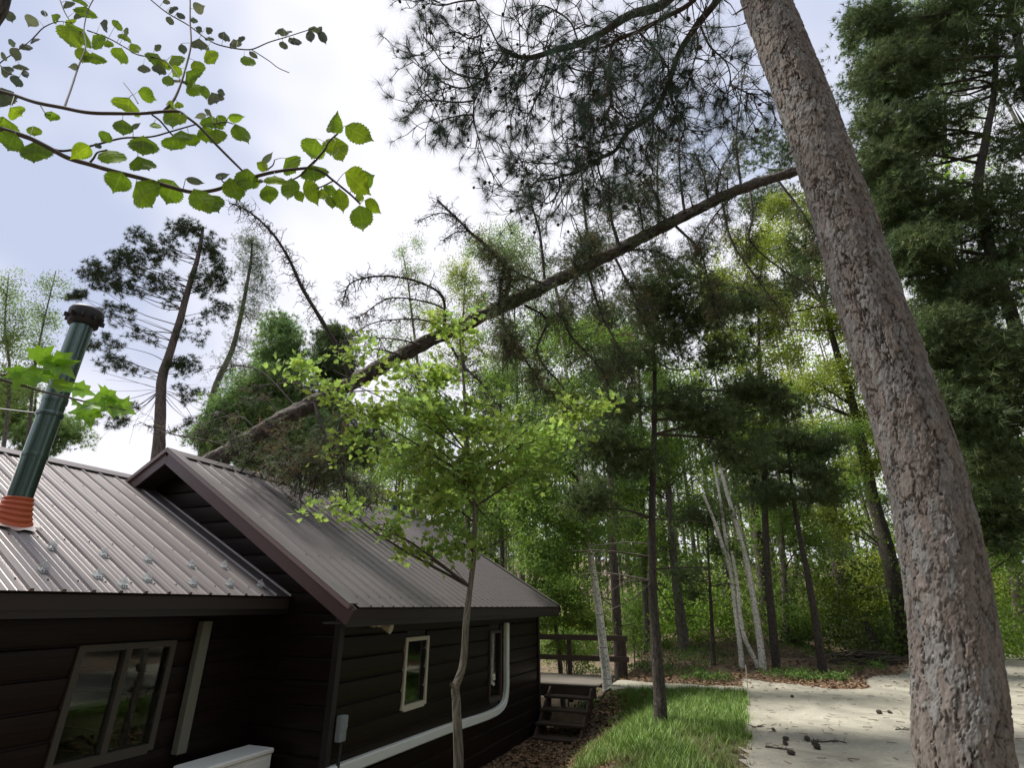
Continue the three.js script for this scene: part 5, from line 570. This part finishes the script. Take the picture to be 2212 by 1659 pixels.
tree('white_pine', 'dark dense white pine filling the sky right of the big trunk', 'tree', null, { ...RP, D: 11.5, clump: 0.46, scale: 1.5, trunk: [[2350, 1300], [2275, 1000], [2190, 700], [2112, 430], [2128, 300], [2146, 200], [2150, 60]], r0: 0.2, r1: 0.06, segs: 40, blobs: [[1990, 60, 90, 60, 26], [1960, 190, 70, 60, 18], [1900, 60, 50, 50, 10], [1890, 170, 40, 40, 7], [1930, 300, 40, 40, 8], [1850, 60, 40, 50, 12], [1895, 360, 40, 50, 18], [1925, 450, 40, 50, 18], [1860, 180, 30, 60, 10], [1950, 540, 40, 50, 14], [1880, 290, 40, 40, 9], [1920, 400, 40, 50, 12], [1940, 110, 60, 60, 16], [1910, 220, 40, 50, 12], [1960, 300, 50, 60, 12], [1990, 180, 60, 60, 14], [2090, 110, 90, 60, 30], [2010, 300, 80, 60, 24], [1960, 420, 60, 60, 22], [2050, 470, 80, 60, 34], [1990, 560, 70, 60, 34], [2080, 640, 90, 60, 36], [2030, 740, 80, 60, 34], [2140, 760, 80, 70, 34], [2110, 880, 80, 60, 30], [2180, 560, 60, 80, 24], [2060, 890, 50, 60, 20], [2150, 1000, 70, 50, 20], [2195, 330, 40, 70, 12]], dead: [[1850, 280], [1880, 90], [1960, 110], [2010, 210]] });
tree('white_pine', 'blackish pine at the top right corner with forked bare limbs', 'tree', null, { ...RP, D: 11, clump: 0.5, scale: 1.7, trunk: [[2290, 900], [2270, 600], [2235, 300], [2200, 100], [2165, -60]], r0: 0.2, r1: 0.08, blobs: [[2150, 20, 70, 40, 14], [2190, 160, 50, 60, 10], [2060, 20, 70, 40, 18], [2190, 470, 50, 80, 14], [2180, 820, 60, 90, 22], [1890, 40, 50, 40, 9], [1920, 130, 40, 50, 9]] });
tree('white_pine', 'green pine beyond the drive low behind the right of the big trunk', 'tree', null, { ...RP, D: 18.5, clump: 0.65, scale: 1.9, trunk: [[2090, 1390], [2085, 1000], [2080, 700], [2075, 500]], r0: 0.16, r1: 0.04, blobs: [[2080, 620, 80, 70, 20], [2060, 780, 90, 80, 24], [2090, 940, 80, 80, 26], [2130, 1080, 70, 70, 20], [2000, 700, 60, 80, 14], [2170, 1150, 50, 50, 10]] });
tree('white_pine', 'dark pine whose branches show between the big trunk and the sky gap', 'tree', null, { ...RP, D: 17.5, clump: 0.55, scale: 1.6, trunk: [[2010, 1400], [1975, 1150], [1920, 900], [1860, 650], [1800, 420], [1770, 250]], r0: 0.13, r1: 0.03, blobs: [[1700, 330, 50, 40, 10], [1660, 420, 60, 34, 12], [1760, 540, 60, 34, 16], [1700, 640, 70, 34, 20], [1640, 720, 60, 30, 12], [1620, 330, 40, 50, 8], [1840, 610, 40, 40, 10], [1560, 620, 60, 30, 14]] });
tree('maple_tree', 'leafy understory maple spreading over the deck corner beside the eave', 'tree', null, { D: 15.6, trunk: [[1225, 1460], [1222, 1410], [1217, 1360], [1222, 1300]], r0: 0.025, r1: 0.006, bark: BARK.sapling, leaf: 'maple', per: 7, clump: 0.3, scale: 1.5, minT: 8, flat: 0.16, thick: 0.6, blobs: [[1180, 1345, 50, 14, 12], [1260, 1335, 50, 18, 16], [1230, 1300, 50, 16, 12], [1290, 1350, 40, 14, 8], [1215, 1395, 30, 12, 5]] });
for (const [label, D, x, y, rx, ry, n, leaf] of [['bright green shrub under the wide red-brown pine trunk', 21, 1800, 1310, 60, 50, 40, 'yellow'], ['low leafy shrub at the foot of the slim whorled pine', 19, 1720, 1350, 50, 40, 26, 'birch'], ['tall green bush behind the thick dark leaning trunk', 22, 1880, 1260, 50, 70, 40, 'yellow'], ['green bush in shade behind the pale grey trunk', 22, 1440, 1300, 50, 60, 40, 'birch'], ['green bush between the young white pine and the deck birch', 20, 1370, 1330, 40, 50, 30, 'birch'], ['leafy bush at the far right edge past the drive', 24, 2150, 1280, 60, 60, 30, 'yellow'], ['shaded bush behind the thin straight dark stem', 23, 1520, 1330, 40, 60, 30, 'birch'], ['big loose bush rising behind the deck railing', 19, 1230, 1380, 60, 60, 40, 'birch']])
  tree('shrub', label, 'shrub', null, { D, trunk: [[x, y + ry + 30], [x, y + ry * 0.5], [x + 6, y - ry * 0.6]], r0: 0.03, r1: 0.01, leaf, per: 12, clump: 0.4, minT: 3, thick: 0.5, blobs: [[x, y, rx, ry, n]] });

tree('birch_tree', 'bright green birch crown behind the lower limbs of the fallen pine', 'tree', null, { D: 17, trunk: [[1080, 1400], [1085, 1200], [1075, 1000], [1085, 820], [1090, 720]], r0: 0.1, r1: 0.02, bark: BARK.grey, leaf: 'birch', per: 16, clump: 0.42, scale: 0.95, minT: 8, thick: 0.5, blobs: [[1100, 740, 80, 50, 26], [1060, 850, 90, 60, 40], [1170, 960, 80, 60, 40], [1080, 1100, 90, 60, 40], [1150, 1040, 80, 60, 30], [900, 900, 80, 70, 30], [820, 980, 70, 60, 22], [960, 1040, 80, 60, 26]] });
tree('birch_tree', 'green leafy birch filling the gap left of the young white pine top', 'tree', null, { D: 19, trunk: [[1400, 1430], [1390, 1200], [1385, 1000], [1380, 800], [1375, 700]], r0: 0.12, r1: 0.02, bark: BARK.grey, leaf: 'birch', per: 15, clump: 0.45, minT: 8, thick: 0.5, blobs: [[1370, 720, 70, 50, 26], [1310, 830, 80, 60, 34], [1430, 820, 70, 50, 22], [1380, 940, 90, 60, 34], [1480, 960, 80, 50, 26], [1350, 1060, 80, 50, 30], [1500, 1100, 70, 50, 26], [1420, 1190, 80, 40, 26]] });
tree('aspen_tree', 'green broadleaf crown behind the tops of the white birch clump', 'tree', null, { D: 19, trunk: [[1700, 1400], [1690, 1200], [1680, 1000], [1670, 850]], r0: 0.12, r1: 0.02, bark: BARK.grey, leaf: 'birch', per: 15, clump: 0.45, minT: 8, thick: 0.5, blobs: [[1560, 940, 70, 50, 26], [1660, 880, 80, 50, 30], [1740, 960, 70, 50, 26], [1800, 1040, 70, 50, 22], [1680, 1120, 70, 40, 22], [1830, 930, 60, 50, 16], [1760, 1170, 60, 40, 20]] });
tree('oak_tree', 'broadleaf tree of small dark leaves behind the dense right-hand pine', 'tree', null, { D: 19.5, trunk: [[2060, 1390], [2070, 1000], [2050, 600], [2040, 200]], r0: 0.2, r1: 0.04, bark: BARK.dark, leaf: 'birch', per: 12, clump: 0.5, minT: 6, thick: 0.7, blobs: [[1960, 160, 90, 80, 26], [2080, 200, 90, 80, 30], [2010, 400, 90, 90, 36], [2130, 400, 80, 90, 30], [2040, 640, 90, 90, 36], [2150, 640, 70, 90, 26], [2100, 860, 90, 90, 34], [2170, 900, 50, 80, 16], [2100, 1060, 80, 80, 30], [2170, 1180, 50, 60, 20], [1920, 330, 50, 70, 14], [2150, 60, 80, 60, 24], [1900, 80, 60, 70, 16], [1950, 20, 70, 40, 16], [1880, 220, 40, 60, 16], [1890, 340, 40, 60, 22], [1930, 440, 40, 60, 22], [1850, 120, 40, 60, 12], [2000, 230, 60, 60, 20], [1960, 500, 50, 60, 16]] });
// ------------------------------------------------------------------ the wood beyond, one mass
{
  const r = rngOf(4242), tr = new MB(), far = { birch: [[], []], white: [[], []] }, o = V(0, 0, 0);
  const limit = (px) => px < 480 ? 0.16 : px < 760 ? 0.30 : px < 1000 ? 0.42 : px < 1250 ? 0.6 : px < 1900 ? 0.72 : 1.0;
  for (let i = 0; i < 330; i++) {
    const D = 25 + 50 * Math.pow(r(), 1.3), px = -200 + 2600 * r(), x = (px - W / 2) / 1200 * D, z = -D, g = groundY(x, z), con = r() < 0.4, hMax = limit(px) * D + EYE - g, h = Math.min(hMax, 12 + 12 * r()) * (0.7 + 0.3 * r());
    if (nt(x, z)[0] < 1 && D < 22) continue;
    const lean = gauss(r) * 0.05; tr.limb([V(x, g - 0.2, z), V(x + lean * h * 0.4, g + h * 0.5, z), V(x + lean * h, g + h, z)], 0.06 + 0.11 * r(), 0.03, 6, 5, 0.1, i);
    const n = 46 + Math.floor(r() * 40), low = r() < 0.5 ? 0.08 : 0.35, wd = con ? 1.9 : 3.2, tc = tint(r, 0.3).multiply(con ? rgb(1.15, 1.2, 1) : rgb(1.5, 1.35, 0.9)), L = con ? far.white : far.birch;
    for (let c = 0; c < 9; c++) { const f = low + (1 - low) * (c + r()) / 9, ww = wd * (con ? 1.15 - f : 0.45 + Math.sin(Math.PI * f)), a = c * 2.4 + r(), q = (0.3 + 0.7 * r()) * ww, cx = x + Math.cos(a) * q + lean * f * h, cz = z + Math.sin(a) * q, cy = g + f * h, ct = tc.clone().multiply(tint(r, 0.25));
      tr.limb([V(x + lean * f * h, cy - q * (con ? 0 : 0.5), z), V(cx, cy, cz)], 0.05, 0.015, 4, 2);
      for (let k = 0; k < n / 9; k++) { const p = V(cx + gauss(r) * 0.9, cy + gauss(r) * (con ? 0.25 : 0.5), cz + gauss(r) * 0.9); L[0].push(place(p, o, r, (con ? 3.4 : 2.4) * (0.7 + 0.6 * r()), con ? V(Math.cos(a), 0.3, Math.sin(a)).normalize() : null, 1)); L[1].push(ct.clone().multiply(tint(r, 0.15))); } }
  }
  // the same wood goes on behind and to the right of the camera
  for (let i = 0; i < 150; i++) { const a = lerp(-2.3, 1.25, r()), D = 12 + 26 * r(), x = Math.cos(a + 1.5708 - 0.2) * D, z = 3 + Math.cos(a) * D * 0.9; if (z < 4 && x < 14) continue; const g = groundY(x, z), h = 12 + 9 * r(), con = r() < 0.5, tc = tint(r, 0.3); tr.limb([V(x, g - 0.2, z), V(x, g + h, z)], 0.2, 0.05, 6, 3, 0.1, i);
    for (let k = 0; k < 46; k++) { const f = 0.12 + 0.88 * r(), q = Math.sqrt(r()) * (con ? 2.2 : 2.6), b = r() * 6.283, L = con ? far.white : far.birch; L[0].push(place(V(x + Math.cos(b) * q, g + f * h, z + Math.sin(b) * q), o, r, (con ? 5.5 : 3.4) * (0.7 + 0.6 * r()), con ? V(Math.cos(b), 0.3, Math.sin(b)).normalize() : null, 1)); L[1].push(tc); } }
  for (let i = 0; i < 15000; i++) { const D = 18.5 + 40 * r() * r(), px = -100 + 2500 * r(), x = (px - W / 2) / 1200 * D, z = -D; if (nt(x, z)[0] < 1 && D < 24) continue; far.birch[0].push(place(V(x, groundY(x, z) + 0.2 + 6.5 * r() * r() * (0.4 + 0.9 * Math.abs(noise.noise(x * 0.25, 9.1, z * 0.25)) * 2), z), o, r, 1.0 + 1.5 * r(), null, 1)); { const k = 0.75 + 0.9 * noise.noise(x * 0.22, 5.2, z * 0.22) + (x > 4 ? -0.12 : 0.1); far.birch[1].push(tint(r, 0.3).multiply(rgb(1.25, 1.2, 0.95)).multiplyScalar(clamp(k, 0.35, 1.2))); } }
  const T = new THREE.Group(); T.name = 'far_woods'; scene.add(T); tag(T, 'far mixed wood of thin trunks and leaves closing the view', 'woodland', null, 'stuff');
  tr.build('trunks', BARK.grey, T, 'stuff'); instanced('leaves', LEAF.birch.geo, LEAF.birch.mat, ...far.birch, T); instanced('needles', LEAF.white.geo, LEAF.white.mat, ...far.white, T);
}

// ------------------------------------------------------------------ grass, ground cover, litter
{
  const r = rngOf(909), blade = (n, h, w, seed, sp) => { const q = rngOf(seed), p = []; for (let i = 0; i < n; i++) { const a = q() * 6.283, lean = (0.15 + q() * 0.6) * sp, l = h * (0.6 + 0.6 * q()), ox = gauss(q) * 0.05, oz = gauss(q) * 0.05, dx = Math.cos(a) * lean * l, dz = Math.sin(a) * lean * l, wx = -Math.sin(a) * w, wz = Math.cos(a) * w, m = 0.55; const A = [ox - wx, 0, oz - wz], B = [ox + wx, 0, oz + wz], C = [ox + dx * 0.35 - wx * 0.7, l * m, oz + dz * 0.35 - wz * 0.7], Dd = [ox + dx * 0.35 + wx * 0.7, l * m, oz + dz * 0.35 + wz * 0.7], E = [ox + dx, l, oz + dz]; p.push(...A, ...B, ...Dd, ...A, ...Dd, ...C, ...C, ...Dd, ...E); } const g = new THREE.BufferGeometry(); g.setAttribute('position', new THREE.Float32BufferAttribute(p, 3)); g.computeVertexNormals(); return g; };
  const mats = [], cols = [], dry = [], dcol = [], o = V(0, 0, 0);
  for (let i = 0; i < 26000; i++) { const n = 0.9 + 3.3 * r(), t = -3 + 10.3 * r(), p = fromNT(n, t); const w = 1.25 + 0.35 * noise.noise(t * 0.9, 3, 2) + 0.5 * r(); const over = fromNT(n - 0.1 * r(), t); if (n < w || inPath(over.x, over.z) || -p.z < 4.2) continue; p.y = groundY(p.x, p.z) - 0.01; const lush = sstep(-0.15, 0.2, noise.noise(n * 1.1, t * 0.6, 4.4) + (n - 2.6) * 0.2 + (t - 4.0) * 0.15 + 0.3 * gauss(r)); if (r() > 0.3 + 0.7 * lush || noise.noise(n * 3.1, t * 2.3, 8.8) > 0.28 + 0.3 * lush) continue;
    mats.push(place(p, o, r, (r() < 0.08 ? 1.5 : 0.45 + 0.75 * r()) * (0.65 + 0.45 * lush), null, 0.12)); const c = rgb(lerp(0.20, 0.115, lush), lerp(0.165, 0.20, lush), lerp(0.075, 0.022, lush)); cols.push(c.multiply(tint(r, 0.3))); }
  const g = instanced('grass', blade(13, 0.11, 0.0038, 5, 1.2), new THREE.MeshPhysicalMaterial({ color: rgb(1.25, 1.25, 1.25), roughness: 0.7, transmission: 0.3, thickness: 0, side: THREE.DoubleSide }), mats, cols, scene); tag(g, 'rough grass strip sloping between the cabin and the drive', 'grass', null, 'stuff');
  // turf under the blades: a thin soil-green skin just above the ground
  { const P = [], U = [], I = [], A = 46, B = 120; for (let j = 0; j <= B; j++) for (let i = 0; i <= A; i++) { const t = -3 + 10.2 * j / B, lo = 1.5 + 0.35 * noise.noise(t * 0.9, 3, 2) + 0.12 * noise.noise(t * 5, 1, 7), n = lerp(lo, 4.06, i / A), p = fromNT(n, t); P.push(p.x, groundY(p.x, p.z) + 0.008, p.z); U.push(n / 1.3, t / 1.3); } for (let j = 0; j < B; j++) for (let i = 0; i < A; i++) { const a = j * (A + 1) + i; I.push(a, a + 1, a + A + 1, a + 1, a + A + 2, a + A + 1); }
    const q = new THREE.BufferGeometry(); q.setAttribute('position', new THREE.Float32BufferAttribute(P, 3)); q.setAttribute('uv', new THREE.Float32BufferAttribute(U, 2)); q.setIndex(I); q.computeVertexNormals(); const tex = dataTex(128, 128, (u, v) => { const b = clamp(0.5 + tile(u, v, 12, 12, 31, 4) * 1.3); return [lerp(0.05, 0.09, b), lerp(0.055, 0.11, b), lerp(0.02, 0.035, b)].map(toS); }); tag(mesh('turf', q, new THREE.MeshStandardMaterial({ map: tex, roughness: 1, side: THREE.DoubleSide }), scene), 'green turf bank under the grass blades', 'turf', null, 'structure'); }
  // low green plants on the forest floor
  const cov = [], cc = []; for (let i = 0; i < 9000; i++) { const D = 13.6 + 26 * Math.pow(r(), 1.5), px = 1250 + 1000 * r(), x = (px - W / 2) / 1270 * D, z = -D; if (inPath(x, z) || inPath(x, z + 0.7)) continue; if (noise.noise(x * 0.4, 3.3, z * 0.4) + 0.25 < r() * 0.6) continue; cov.push(place(V(x, groundY(x, z) + 0.05 + 0.1 * r(), z), o, r, 0.5 + 0.6 * r(), null, 0.3)); cc.push(tint(r, 0.3)); }
  tag(instanced('ground_cover', spray((q) => leafBlade(0.1 * (0.7 + 0.5 * q()), 0.05), 9, 0.17, 71, 0.5), leafMat([0.10, 0.19, 0.03], 0.4), cov, cc, scene), 'low green plants covering the forest floor beyond the drive', 'plants', null, 'stuff');
  // fallen brown leaves and needles
  const leaf = new THREE.BufferGeometry(); leaf.setAttribute('position', new THREE.Float32BufferAttribute([0, 0, -0.04, 0.022, 0.012, 0, 0, 0.004, 0.045, -0.022, 0.014, 0], 3)); leaf.setIndex([0, 2, 1, 0, 3, 2]); const lf = leaf.toNonIndexed(); lf.computeVertexNormals(); const lm = [], lc = [];
  for (let i = 0; i < 26000; i++) { const k = r(); let x, z; if (k < 0.55) { const D = 12.2 + 14 * r() * r(), px = 1300 + 950 * r(); x = (px - W / 2) / 1280 * D; z = -D; if (inPath(x, z) && r() > 0.02) continue; } else { const p = fromNT(0.05 + 2.6 * r(), -3 + 10 * r()); x = p.x; z = p.z; } lm.push(place(V(x, groundY(x, z) + 0.012 + (inPath(x, z) ? 0.02 : 0.01), z), o, r, 0.6 + 0.8 * r(), null, 0.5)); const q = r(); lc.push(rgb(lerp(0.10, 0.30, q), lerp(0.06, 0.19, q), lerp(0.035, 0.11, q))); }
  tag(instanced('leaf_litter', lf, std([1, 1, 1], 0.95, 0, { side: THREE.DoubleSide }), lm, lc, scene), 'dry brown leaves lying at the drive edge and cabin foot', 'leaf litter', null, 'stuff');
  // needles and scraps on the drive
  const nm = [], nc = []; for (let i = 0; i < 450; i++) { const D = 6.4 + 9 * r(), px = 1600 + 640 * r(), x = (px - W / 2) / 1310 * D, z = -D; if (!inPath(x, z)) continue; nm.push(place(V(x, groundY(x, z) + 0.036, z), o, r, 0.6 + 1.1 * r(), null, 0.1)); nc.push(tint(r, 0.4)); }
  tag(instanced('needle_litter', new THREE.BoxGeometry(0.07, 0.004, 0.004), std([0.13, 0.085, 0.05], 0.95), nm, nc, scene), 'scattered brown needles lying on the pale drive', 'litter', null, 'stuff');
}
{ // cones and twigs on the drive
  const r = rngOf(606), Zp = (x, y) => { const p = at(1545.6 + x * 0.4307, 944.6 + y * 0.4307, 1), k = (0.03 - EYE) / (p.y - EYE); return V(p.x * k, 0.03, p.z * k); };
  const coneGeo = (() => { const core = new THREE.SphereGeometry(0.028, 10, 8).scale(1, 0.8, 1.25), list = [core]; for (let i = 0; i < 34; i++) { const a = i * 2.4, v = i / 34 * 2 - 1, s = Math.sqrt(1 - v * v), g = new THREE.ConeGeometry(0.011, 0.02, 4); g.rotateX(Math.PI / 2); const d = V(Math.cos(a) * s, Math.sin(a) * s * 0.8, v * 1.25); g.lookAt(d); g.translate(d.x * 0.03, d.y * 0.03, d.z * 0.03); list.push(g); } return merged(list); })(), cm = std([0.05, 0.036, 0.028], 0.9);
  for (const [x, y, s, label] of [[505, 1560, 1.5, 'largest dark pine cone on the drive, right of the long twig'], [460, 1520, 1.1, 'dark pine cone just left of the long twig on the drive'], [352, 1517, 1, 'small pine cone on the drive nearest the grass edge'], [350, 1540, 0.9, 'small pine cone on the drive touching the branched twig'], [378, 1590, 1.1, 'pine cone lying in front of the branched twig on the drive'], [290, 1470, 0.8, 'lone small pine cone beside the grass edge stake'], [820, 1385, 1.1, 'dark pine cone on the drive close to the big pine'], [873, 1383, 0.9, 'small pine cone just right of the dark cone close to the big pine'], [383, 1303, 0.9, 'far pine cone on the drive below the litter notch']]) { const p = Zp(x, y), m = mesh('pine_cone', coneGeo, cm, scene); m.position.set(p.x, 0.045 * s, p.z); m.scale.setScalar(s); m.rotation.set(r(), r() * 6, r()); tag(m, label, 'pine cone'); }
  const twig = (pts, w, label) => { const p = pts.map(([x, y]) => Zp(x, y)), o = p[0].clone(), T = thing('twig', o, label, 'twig'), mb = new MB(o); mb.limb(p, w, w * 0.5, 6, 12, 0.3, r() * 9); mb.build('stem', BARK.twig, T); const sb = new MB(o); for (let i = 0; i < 10; i++) { const a = p[0].clone().lerp(p[p.length - 1], r()), e = a.clone().add(V(gauss(r) * 0.13, 0.015 + 0.02 * r(), gauss(r) * 0.13)); sb.limb([a, e], w * 0.5, w * 0.25, 4, 2); } sb.build('side_twigs', BARK.twig, T, 'stuff'); };
  twig([[485, 1523], [540, 1527], [600, 1520], [655, 1532]], 0.01, 'longest dark twig lying across the drive'); twig([[248, 1552], [300, 1558], [360, 1565]], 0.009, 'branched dark twig on the drive near the grass'); twig([[180, 1450], [215, 1452], [243, 1450]], 0.007, 'short twig on the drive beside the thin stake'); twig([[900, 1465], [940, 1464], [970, 1466]], 0.007, 'thin twig on the drive left of the big pine foot');
  { const a = Zp(165, 1345), T = at(1610, 1436, -a.z), mb = new MB(a.clone().setY(-0.1)); mb.limb([V(a.x, -0.1, a.z), V(T.x, T.y, a.z)], 0.009, 0.008, 6, 4); tag(mb.build('stake', std([0.3, 0.27, 0.22], 0.8), scene), 'thin upright wooden stake at the corner of grass and drive', 'stake'); scene.children[scene.children.length - 1].position.copy(V(a.x, -0.1, a.z)); }
  const log = (pts, D, w, label) => { const p = pts.map(([x, y]) => { const q = at(x, y, D); return q; }), o = V(p[0].x, groundY(p[0].x, p[0].z), p[0].z), T = thing('fallen_log', o, label, 'log'), mb = new MB(o); mb.limb(p, w, w * 0.6, 9, 16, 0.16, r() * 30); mb.build('stem', BARK.dark, T); for (let i = 0; i < 4; i++) { const q = p[0].clone().lerp(p[p.length - 1], 0.2 + 0.7 * r()), s = new MB(o); s.limb([q, q.clone().add(V(gauss(r) * 0.4, 0.25 + 0.3 * r(), gauss(r) * 0.3))], 0.025, 0.01, 5, 3); s.build('stub', BARK.dark, T); } };
  log([[1645, 1402], [1700, 1388], [1760, 1376]], 19, 0.09, 'mossy fallen log slanting behind the birch clump'); log([[1810, 1376], [1860, 1372]], 20, 0.1, 'short fallen log below the wide red-brown pine');
  { const p = at(1850, 1402, 17.5); p.y = groundY(p.x, p.z); const T = thing('brush_pile', p, 'low dark pile of rotting brush left of the big pine trunk', 'brush pile'), mb = new MB(); for (let i = 0; i < 90; i++) { const x = gauss(r) * 1.1, z = gauss(r) * 0.5, h = 0.35 * Math.exp(-x * x * 0.6) * r(), a = gauss(r) * 0.8; mb.limb([V(x, h, z), V(x + Math.cos(a) * 0.5, h + 0.1 * gauss(r) + 0.05, z + 0.3 * gauss(r))], 0.035 * r() + 0.012, 0.008, 5, 3, 0.2, i); } mb.build('sticks', BARK.twig, T, 'stuff'); }
  { const p = at(1883, 1385, 19); p.y = groundY(p.x, p.z); const T = thing('stump', p, 'dark broken tree stump between the leaning trunk and the red-brown pine', 'stump'), mb = new MB(); mb.limb([V(0, -0.1, 0), V(0.02, 0.5, 0), V(-0.05, 1.1, 0)], 0.2, 0.09, 10, 8, 0.3, 4); mb.build('trunk', BARK.dark, T); }
}



renderer.render(scene, camera);
